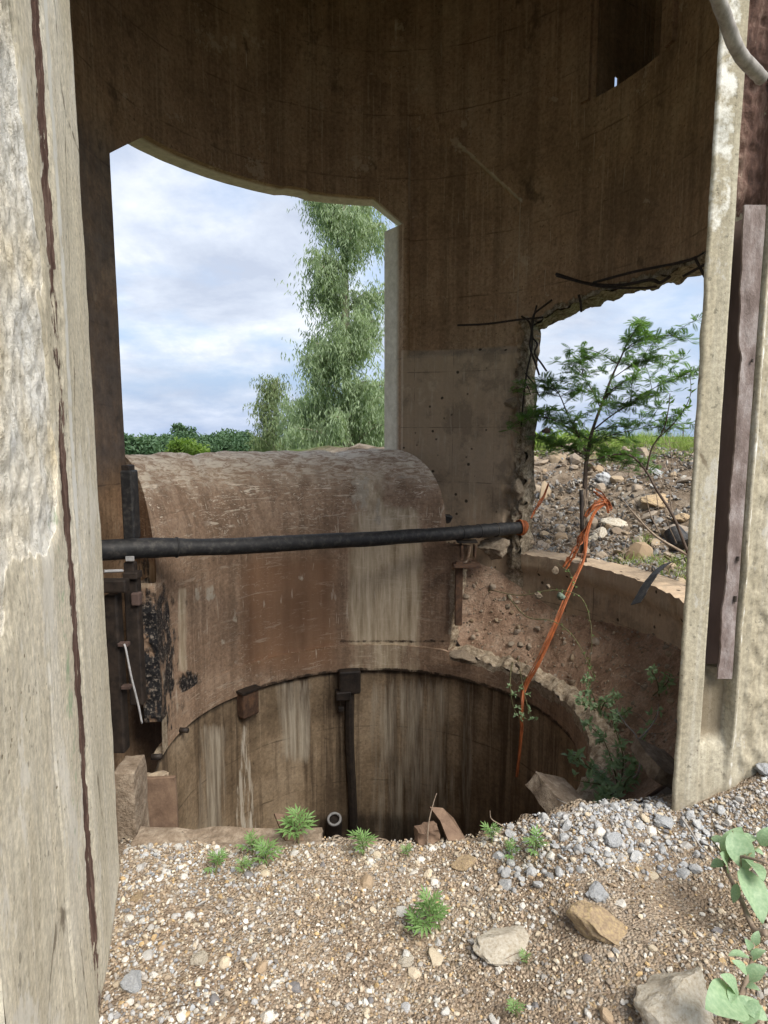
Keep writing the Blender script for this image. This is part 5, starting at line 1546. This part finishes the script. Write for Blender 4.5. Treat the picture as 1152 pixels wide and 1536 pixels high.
branch([A_(881, 680, 6.22), A_(868, 655, 6.1), A_(853, 625, 6.0), A_(838, 590, 5.95), A_(822, 575, 5.9)], 0.010, 0.003, 12, 0.10, 8, 0.30)
branch([A_(868, 655, 6.1), A_(850, 640, 6.2), A_(825, 628, 6.3), A_(805, 625, 6.3)], 0.007, 0.002, 12, 0.10, 6, 0.26)
branch([A_(890, 645, 6.25), A_(915, 625, 6.1), A_(945, 605, 6.0), A_(985, 580, 5.9), A_(1030, 562, 5.85)], 0.009, 0.002, 14, 0.10, 10, 0.30)
branch([A_(900, 610, 6.25), A_(885, 580, 6.4), A_(868, 555, 6.5), A_(850, 545, 6.5)], 0.007, 0.002, 12, 0.10, 7, 0.28)
branch([A_(935, 528, 6.3), A_(955, 512, 6.25), A_(985, 505, 6.2), A_(1010, 503, 6.15)], 0.006, 0.002, 16, 0.10, 5, 0.22)
branch([A_(915, 570, 6.3), A_(945, 550, 6.4), A_(970, 540, 6.45), A_(990, 545, 6.5)], 0.006, 0.002, 12, 0.10, 6, 0.26)
branch([A_(884, 668, 6.22), A_(910, 655, 6.3), A_(950, 645, 6.35), A_(990, 640, 6.35)], 0.007, 0.002, 14, 0.10, 7, 0.30)
branch([A_(880, 690, 6.2), A_(850, 672, 6.3), A_(815, 665, 6.4)], 0.006, 0.002, 12, 0.10, 7, 0.30)
branch([A_(880, 690, 6.2), A_(910, 690, 6.1), A_(940, 695, 6.05)], 0.006, 0.002, 10, 0.10, 6, 0.26)
wood.build('trunk', M['bark'], ac, True)
leaves.build('crown', M['acacialeaf'], ac)
o = lump('seed_nest', 540, at(819, 646, 6.0), (0.045, 0.04, 0.042), (0, 0, 0), 'small dark dry nest hanging in the left of the acacia', M['bark'], 'nest', 3)

# dry arching branch right of the acacia
def twig(name, lines, mat, label, leafmat=None, nl=0, ll=0.03, cat='branch', lw=0.45):
    base = Vector(lines[0][0][0])
    e = empty(name, base, label, cat)
    for i, (pts_, r0, r1) in enumerate(lines):
        mb = MB(); pp = spline(pts_, 7)
        mb.tube(pp, [lerp(r0, r1, k / (len(pp) - 1)) for k in range(len(pp))], 6)
        mb.build('stem', mat, e, True)
    if leafmat:
        mb = MB()
        for k in range(nl):
            pts_, r0, r1 = random.choice(lines); pp = spline(pts_, 7)
            i = random.randint(len(pp) // 3, len(pp) - 1)
            leaf_shape(mb, pp[i] + rdir() * 0.01, rdir() + Vector((0, 0, 0.3)), rdir() + Vector((0, 0, 1)), ll * random.uniform(0.6, 1.3), ll * lw)
        mb.build('foliage', leafmat, e)
    return e
twig('arching_branch', [([A_(1032, 830, 5.0), A_(1010, 775, 5.05), A_(985, 735, 5.1), A_(968, 705, 5.15), A_(945, 683, 5.2), A_(915, 683, 5.25), A_(895, 690, 5.3)], 0.013, 0.005),
                        ([A_(970, 705, 5.15), A_(978, 672, 5.1), A_(995, 645, 5.05), A_(1003, 612, 5.0), A_(1005, 590, 5.0)], 0.008, 0.003),
                        ([A_(985, 660, 5.1), A_(1015, 630, 5.0), A_(1035, 595, 4.95), A_(1035, 560, 4.95)], 0.005, 0.002)],
     M['bark'], 'thin dark branch arching over the rubble beside the right jamb', M['acacialeaf'], 60, 0.06)
twig('dry_twigs', [([A_(1036, 835, 5.0), A_(985, 805, 5.05), A_(955, 775, 5.1), A_(930, 745, 5.15)], 0.013, 0.004), ([A_(990, 800, 5.1), A_(975, 770, 5.15), A_(968, 735, 5.2)], 0.006, 0.002),
                   ([A_(1008, 770, 5.2), A_(1005, 740, 5.2), A_(1010, 710, 5.25), A_(1003, 655, 5.3)], 0.005, 0.002), ([A_(1015, 815, 5.05), A_(1000, 780, 5.1), A_(995, 750, 5.1)], 0.005, 0.002)],
     M['drytwig'], 'pale dry twigs leaning on the rubble beside the right jamb')
rootl = []
for k in range(9):
    x0 = random.uniform(868, 884)
    rootl.append(([A_(x0, 740 + random.uniform(-8, 8), 6.05), A_(x0 + random.uniform(-8, 8), 775, 5.98), A_(x0 + random.uniform(-12, 8), 812, 5.92)], 0.006, 0.002))
twig('root_tangle', rootl, M['drytwig'], 'tangle of thin dry roots hanging below the acacia stem', cat='roots')

# grass along the bank and the low wall
def blades(mb, p, h, n_):
    for k in range(n_):
        q = p + Vector((random.gauss(0, 0.03), random.gauss(0, 0.03), 0)); d = Vector((random.gauss(0, 0.35), random.gauss(0, 0.35), 1)).normalized()
        w = Vector((random.uniform(-1, 1), random.uniform(-1, 1), 0)).normalized() * random.uniform(0.002, 0.0045) * (1 + h)
        hh = h * random.uniform(0.5, 1.2); t_ = q + d * hh + Vector((d.x, d.y, -0.25)) * hh * 0.35; m_ = q + d * hh * 0.55
        mb.add([q - w, q + w, m_ + w * 0.7, m_ - w * 0.7, t_], [(0, 1, 2, 3), (3, 2, 4)])
mb = MB()
for k in range(3600):
    a = R_(random.uniform(0, 66)); r = random.uniform(5.0, 8.5)
    x, y = TC.x + r * math.cos(a), TC.y + r * math.sin(a)
    blades(mb, Vector((x, y, land_z(x, y))), random.uniform(0.12, 0.40) * sm(5.0, 7.0, r) + 0.04, 9 if nz(x * 1.5, y * 1.5, 4) > -0.2 else 3)
for k in range(330):
    px, py = random.uniform(885, 1035), random.uniform(0, 1); a = R_(random.uniform(4, 34)); r = random.uniform(2.56, 3.3)
    x, y = TC.x + r * math.cos(a), TC.y + r * math.sin(a)
    if nz(x * 3, y * 3, 2) > -0.15: blades(mb, Vector((x, y, land_z(x, y))), random.uniform(0.04, 0.15), 6)
tag(mb.build('grass', M['grass'], None, False, (0, 0, 0)), 'yellow green grass on the top of the bank and behind the low wall', 'grass', kind='stuff')

mb = MB()
for k in range(130):
    x = random.uniform(-0.95, 1.5); y = random.uniform(1.35, 2.28)
    if in_jamb(x, y, 0.02): continue
    L = random.uniform(0.02, 0.08); a = random.uniform(0, 6.28); z = gravel_z(x, y) - 0.03 * sm(2.2, 2.3, y) + 0.006
    d = Vector((math.cos(a), math.sin(a), random.uniform(-0.05, 0.2)))
    p = Vector((x, y, z)); mb.tube([p, p + d * L * 0.5 + Vector((0, 0, 0.004)), p + d * L], [0.0014, 0.0012, 0.0008], 4, False)
tag(mb.build('straw', M['drytwig'], None, False, (0, 0, 0)), 'thin dry straw scattered over the doorway gravel', 'straw', kind='stuff')
# feathery weeds on the gravel
def lobed_leaf():
    mb = MB(); L = 1.0
    for k, (t_, a, l) in enumerate(((0.30, 62, 0.38), (0.30, -62, 0.38), (0.50, 48, 0.46), (0.50, -48, 0.46), (0.68, 34, 0.42), (0.68, -34, 0.42), (0.78, 0, 0.42))):
        d = Vector((math.sin(R_(a)), math.cos(R_(a)), 0.05 - 0.1 * t_))
        leaf_shape(mb, Vector((0, t_ * 0.75, 0.16 * math.sin(t_ * 2.2))), d, Vector((0, 0, 1)), l, l * 0.26, 0.12)
    mb.tube([(0, 0, 0), (0, 0.3, 0.09), (0, 0.62, 0.155)], [0.022, 0.02, 0.012], 5)
    return mb
wl_ = lobed_leaf()
wl_me = bpy.data.meshes.new('weed_leaf_mesh'); wl_me.from_pydata(wl_.v, [], wl_.f); wl_me.materials.append(M['weed'])
def ground_at(px, py):
    z = 0.05
    for _ in range(8):
        p = atz(px, py, z); z = gravel_z(p.x, p.y) - 0.03 * sm(2.2, 2.3, p.y)
    return Vector((p.x, p.y, z))
def weed(px, py, h, nl, label, size=None, mesh=None):
    p = ground_at(px, py); h *= 1.25; size = size * 1.5
    e = empty('feathery_weed', p, label, 'weed', 'weeds on the gravel')
    mb = MB(); top = p + Vector((random.uniform(-0.01, 0.01), random.uniform(-0.01, 0.01), h))
    mb.tube([p - Vector((0, 0, 0.01)), p.lerp(top, 0.5) + Vector((0.004, 0, 0)), top], [0.0035, 0.003, 0.002], 6); mb.build('stem', M['greentwig'], e)
    for k in range(nl):
        t_ = (k + 1) / nl; az = k * 2.4 + random.uniform(-0.3, 0.3)
        q = p.lerp(top, 0.25 + 0.75 * t_)
        L = (size or h * 0.75) * random.uniform(0.8, 1.15) * (1.1 - 0.35 * t_)
        o = bpy.data.objects.new('leaf', mesh or wl_me); COL.objects.link(o); o.parent = e
        o.location = q - p; o.scale = (L, L, L)
        o.rotation_euler = (random.uniform(0.0, 0.35) + 0.75 * t_, random.uniform(-0.25, 0.25), az)
    return e
weed(447, 1268, 0.075, 12, 'largest weed at the rim, beside the triangular plate', 0.075)
weed(400, 1300, 0.045, 9, 'weed in the left cluster nearest the largest one', 0.06)
weed(377, 1283, 0.04, 8, 'farthest weed of the left cluster, at the rim', 0.05)
weed(322, 1312, 0.04, 8, 'leftmost weed of the left cluster', 0.052)
weed(366, 1312, 0.025, 6, 'smallest weed in the middle of the left cluster', 0.036)
weed(545, 1283, 0.05, 10, 'single weed standing at the rim above the shaft rail', 0.055)
weed(612, 1286, 0.02, 6, 'small pale seedling left of the curled rusty strip', 0.036)
weed(737, 1264, 0.035, 8, 'weed at the rim right of the curled strip', 0.042)
weed(765, 1290, 0.03, 8, 'weed in front of the right-hand rim pair', 0.038)
weed(800, 1284, 0.05, 10, 'bushier weed at the right of the rim group', 0.052)
weed(645, 1400, 0.085, 13, 'tallest bright weed in the middle of the gravel', 0.062)
weed(622, 1402, 0.035, 8, 'low weed at the left foot of the tallest one', 0.048)
weed(660, 1398, 0.035, 7, 'low weed at the right foot of the tallest one', 0.046)
weed(790, 1444, 0.015, 5, 'tiny seedling right below the flat cream rock', 0.026)
weed(775, 1525, 0.018, 6, 'seedling at the bottom edge of the gravel', 0.032)

# broad-leaved plant at the lower right
def broad_leaf_mesh():
    mb = MB(); vs = []; n_ = 9
    for i in range(n_ + 1):
        t_ = i / n_; w = 0.30 * math.sin(math.pi * t_ ** 0.8) ** 0.8 + 0.004
        zc_ = 0.10 * math.sin(t_ * 2.6) - 0.10 * t_ * t_
        for s_ in (-1, -0.5, 0, 0.5, 1):
            vs.append((s_ * w, t_, zc_ + 0.07 * abs(s_) * math.sin(math.pi * t_) + 0.012 * math.sin(t_ * 16 + s_ * 3)))
    fs = [(i * 5 + j, i * 5 + j + 1, (i + 1) * 5 + j + 1, (i + 1) * 5 + j) for i in range(n_) for j in range(4)]
    me = bpy.data.meshes.new('broad_leaf_mesh'); me.from_pydata(vs, [], fs); me.materials.append(M['glaucous']); me.shade_smooth()
    return me
BL = broad_leaf_mesh()
def leaf_obj(parent, p, d, L, mesh, roll=0.0, wd=1.0, up=Vector((0, 0, 1))):
    d = d.normalized(); s_ = d.cross(up).normalized(); n_ = s_.cross(d)
    from mathutils import Matrix
    m = Matrix((s_, d, n_)).transposed()
    o = bpy.data.objects.new('leaf', mesh); COL.objects.link(o); o.parent = parent
    o.location = p - ORIG[parent]; o.rotation_euler = (m @ Matrix.Rotation(roll, 3, 'Y')).to_euler(); o.scale = (L * wd, L, L)
    return o
def broad_plant(stem_px, leaf_px, label, near=0.965, name='broad_leaf_plant'):
    stem_px = [(x, y, d * near) for x, y, d in stem_px]; leaf_px = [(a_, b_, c_ * near, d_, e_, f_ * near, g_) for a_, b_, c_, d_, e_, f_, g_ in leaf_px]
    pts_ = [at(*q) for q in stem_px]
    e = empty(name, pts_[0], label, 'plant')
    mb = MB(); pp = spline(pts_, 7); mb.tube(pp, [lerp(0.009, 0.004, i / (len(pp) - 1)) for i in range(len(pp))], 7); mb.build('stem', M['drytwig'], e, True)
    for (x0, y0, d0, x1, y1, d1, w) in leaf_px:
        a, b = at(x0, y0, d0), at(x1, y1, d1)
        view = (Vector((0, 0, EYE)) - a).normalized() * 0.7 + Vector((0, 0, 0.8)) + rdir() * 0.25
        leaf_obj(e, a, b - a, (b - a).length, BL, random.uniform(-0.35, 0.35), w, view)
        k = min(range(len(pp)), key=lambda i: (pp[i] - a).length)
        mb = MB(); mb.tube([pp[k], pp[k].lerp(a, 0.5) + Vector((0, 0, 0.004)), a], 0.0022, 5); mb.build('leaf_stalk', M['greentwig'], e)
broad_plant([(1150, 1400, 1.62), (1130, 1392, 1.66), (1112, 1350, 1.75), (1092, 1310, 1.83), (1086, 1296, 1.85), (1110, 1285, 1.80), (1152, 1295, 1.72)],
            [(1090, 1290, 1.84, 1112, 1240, 1.86, 1.0), (1098, 1246, 1.84, 1122, 1308, 1.78, 1.15), (1085, 1292, 1.85, 1066, 1300, 1.84, 1.0), (1090, 1302, 1.84, 1082, 1280, 1.80, 1.0),
             (1112, 1300, 1.78, 1146, 1385, 1.66, 0.9), (1106, 1325, 1.77, 1100, 1355, 1.75, 0.75), (1108, 1262, 1.84, 1136, 1256, 1.84, 1.0), (1066, 1258, 1.90, 1092, 1262, 1.88, 0.8),
             (1120, 1290, 1.80, 1146, 1320, 1.70, 0.9), (1140, 1268, 1.82, 1158, 1240, 1.82, 1.0), (1130, 1272, 1.82, 1146, 1282, 1.80, 0.9)],
            'trailing plant with broad grey green leaves on the soil heap at the right edge')
broad_plant([(1098, 1545, 1.42), (1106, 1510, 1.46), (1120, 1470, 1.50), (1128, 1440, 1.54), (1130, 1410, 1.58)],
            [(1112, 1500, 1.45, 1060, 1512, 1.40, 1.25), (1108, 1490, 1.46, 1082, 1462, 1.46, 1.0), (1104, 1530, 1.42, 1138, 1500, 1.44, 1.3), (1120, 1470, 1.50, 1150, 1450, 1.50, 1.1),
             (1122, 1462, 1.51, 1098, 1440, 1.52, 0.9), (1126, 1440, 1.54, 1148, 1425, 1.54, 1.0), (1124, 1436, 1.54, 1092, 1432, 1.54, 0.8), (1128, 1425, 1.56, 1118, 1408, 1.56, 0.9),
             (1116, 1505, 1.44, 1152, 1530, 1.40, 1.2), (1100, 1480, 1.46, 1096, 1505, 1.42, 0.8), (1130, 1418, 1.57, 1138, 1396, 1.58, 0.9), (1118, 1478, 1.49, 1140, 1485, 1.46, 0.9)],
            'plant with broad grey green leaves at the bottom right corner', 0.90)

# shrub in the hollow
def hollow_at(px, py):
    best = None
    for a in range(70, -50, -2):
        for s_ in range(0, 21):
            p = hollow_p(a, s_ / 20); X, Y = proj(p); d = (X - px) ** 2 + (Y - py) ** 2
            if best is None or d < best[0]: best = (d, p)
    return best[1]
def shrub(px, py, stems, label, leafn, L=0.05):
    b = hollow_at(px, py)
    e = empty('hollow_shrub', b, label, 'shrub')
    lf = MB()
    for st in stems:
        mb = MB(); pts_ = [b + Vector((random.uniform(-0.03, 0.03), random.uniform(-0.03, 0.03), 0))] + [at(*q) for q in st]
        pp = spline(pts_, 6); mb.tube(pp, [lerp(0.006, 0.002, i / (len(pp) - 1)) for i in range(len(pp))], 5); mb.build('stem', M['greentwig'], e, True)
        for k in range(leafn):
            i = random.randint(len(pp) // 4, len(pp) - 1); q = pp[i] + rdir() * 0.03
            for j in range(5):
                leaf_shape(lf, q + rdir() * 0.006, rdir() + Vector((0, 0, 0.25)), Vector((0, -0.4, 1)) + rdir() * 0.4, L * random.uniform(0.6, 1.2), L * 0.46, 0.12)
    lf.build('foliage', M['bushleaf'], e)
shrub(930, 1190, [[(920, 1150, 3.6), (905, 1110, 3.7), (880, 1085, 3.8)], [(935, 1140, 3.7), (925, 1100, 3.8), (915, 1060, 3.9)], [(950, 1150, 3.6), (965, 1110, 3.7), (985, 1070, 3.9)], [(900, 1165, 3.4), (870, 1140, 3.4), (850, 1125, 3.5)], [(915, 1180, 3.4), (890, 1175, 3.3), (860, 1170, 3.3)], [(940, 1170, 3.4), (955, 1160, 3.4)], [(920, 1190, 3.2), (900, 1205, 3.0)]],
      'leafy green shrub filling the hollow behind the right end of the drop', 15, 0.052)
shrub(900, 1070, [[(890, 1045, 4.6), (880, 1020, 4.7)], [(910, 1050, 4.6), (925, 1040, 4.7)], [(885, 1060, 4.5), (868, 1050, 4.5)], [(925, 1075, 4.5), (950, 1060, 4.5)]], 'grey green shrub in the middle of the dirt hollow', 11, 0.05)
shrub(985, 1040, [[(985, 1020, 4.3), (975, 1005, 4.4)], [(1000, 1025, 4.3), (1005, 1010, 4.3)]], 'small green plant in the hollow close to the right jamb', 8, 0.05)
shrub(775, 985, [[(765, 1020, 5.0), (770, 1060, 4.9), (785, 1085, 4.8)], [(790, 1055, 4.8), (800, 1080, 4.7)]], 'green sprig hanging over the rim where the strap passes', 8, 0.04)
# trailing vine with round pods
vine = twig('pod_vine', [([hollow_at(730, 890), A_(735, 885, 5.6), A_(780, 893, 5.4), A_(830, 885, 5.3), A_(870, 895, 5.2), A_(885, 930, 5.1), A_(888, 965, 5.0)], 0.005, 0.003),
                         ([A_(888, 965, 5.0), A_(884, 1000, 5.0), A_(880, 1030, 4.9)], 0.003, 0.002),
                         ([A_(760, 892, 5.45), A_(790, 925, 5.3), A_(830, 932, 5.2), A_(860, 955, 5.1), A_(885, 1000, 4.95), A_(893, 1020, 4.9)], 0.005, 0.003),
                         ([A_(835, 845, 5.6), A_(855, 860, 5.5), A_(862, 880, 5.4)], 0.003, 0.002)],
            M['greentwig'], 'thin trailing vine hung across the dirt hollow under the low wall', M['weed'], 70, 0.03, 'vine')
for k, (px, py, d, r, m_, L_) in enumerate(((832, 856, 5.55, 0.042, 'pod', 'highest dry round pod on the vine below the low wall'), (822, 880, 5.35, 0.032, 'pod', 'dry round pod in the middle of the three together on the vine'), (807, 893, 5.32, 0.040, 'pod', 'leftmost dry round pod of the three together on the vine'), (842, 894, 5.28, 0.038, 'greenpod', 'grey green round pod beside the dry ones on the vine'),
                                           (781, 968, 5.1, 0.036, 'pod', 'dry round pod low on the dirt, left of a pair'), (793, 970, 5.1, 0.036, 'pod', 'dry round pod low on the dirt, right of a pair'), (777, 998, 5.05, 0.032, 'pod', 'lowest dry round pod just above the rim'), (762, 910, 5.5, 0.036, 'pod', 'dry round pod at the far left end of the vine'))):
    lump('round_pod', 560 + k, at(px, py, d), (r * 0.95, r * 0.95, r), eul(), L_, M[m_], 'pod', 3, 1.1)
# bare pale forked twig and others
twig('forked_twig', [([hollow_at(945, 1170), A_(957, 1160, 3.1), A_(960, 1130, 3.15), A_(955, 1105, 3.2), A_(938, 1085, 3.3), A_(925, 1065, 3.4)], 0.007, 0.002), ([A_(957, 1110, 3.2), A_(972, 1095, 3.2), A_(985, 1075, 3.25), A_(988, 1055, 3.3)], 0.005, 0.0015)], M['weathered'], 'bare pale forked twig standing in the shrub beside the right jamb')
def gtwig(name, pxs, r, label, mat='drytwig'):
    pts_ = [at(*q) for q in pxs]; mb = MB(); pp = spline(pts_, 6); mb.tube(pp, [lerp(r, r * 0.4, i / (len(pp) - 1)) for i in range(len(pp))], 6)
    tag(mb.build(name, M[mat], None, True), label, 'twig')
gtwig('dry_stalk', [(641, 1270, 2.26), (643, 1235, 2.27), (650, 1205, 2.28), (655, 1190, 2.29)], 0.003, 'thin dry stalk standing beside the curled rusty strip')
gtwig('dry_stalk', [(770, 1248, 2.3), (752, 1238, 2.3), (737, 1228, 2.3), (735, 1216, 2.3)], 0.003, 'short dry stalk bending over the rim right of the curled strip')
gtwig('white_twig', [(1022, 1226, 2.12), (1035, 1245, 2.06), (1050, 1268, 2.0), (1066, 1284, 1.95)], 0.005, 'white straight twig lying on stones below the right jamb', 'weathered')
gtwig('fallen_twig', [(900, 1225, 2.35), (880, 1212, 2.4), (850, 1205, 2.45), (835, 1198, 2.5)], 0.003, 'thin fallen twig along the tilted slab', 'weathered')
weedp = at(655, 760, 6.5)
e = empty('wall_sprig', at(656, 772, 6.55), 'small green sprig growing behind the chute end at the pillar', 'plant')
mb = MB(); mb.tube([at(656, 772, 6.55), at(657, 745, 6.55)], 0.004, 5); mb.build('stem', M['greentwig'], e)
mb = MB()
for k in range(26): leaf_shape(mb, at(656 + random.uniform(-3, 3), random.uniform(742, 768), 6.55), rdir() + Vector((0, 0, 0.4)), rdir(), 0.05, 0.022)
mb.build('foliage', M['bushleaf'], e)

# utility pole on the horizon
p = at(1025, 668, 45)
up_ = empty('utility_pole', p, 'small dark utility pole with a crossarm on the horizon right of the acacia', 'pole')
mb = MB(); mb.tube([p + Vector((0, 0, -1)), at(1025, 637, 45)], [0.055, 0.04], 8); mb.build('mast', M['bark'], up_)
mb = MB(); mb.tube([at(1018, 643, 45), at(1033, 643, 45)], 0.04, 6); mb.build('crossarm', M['bark'], up_)
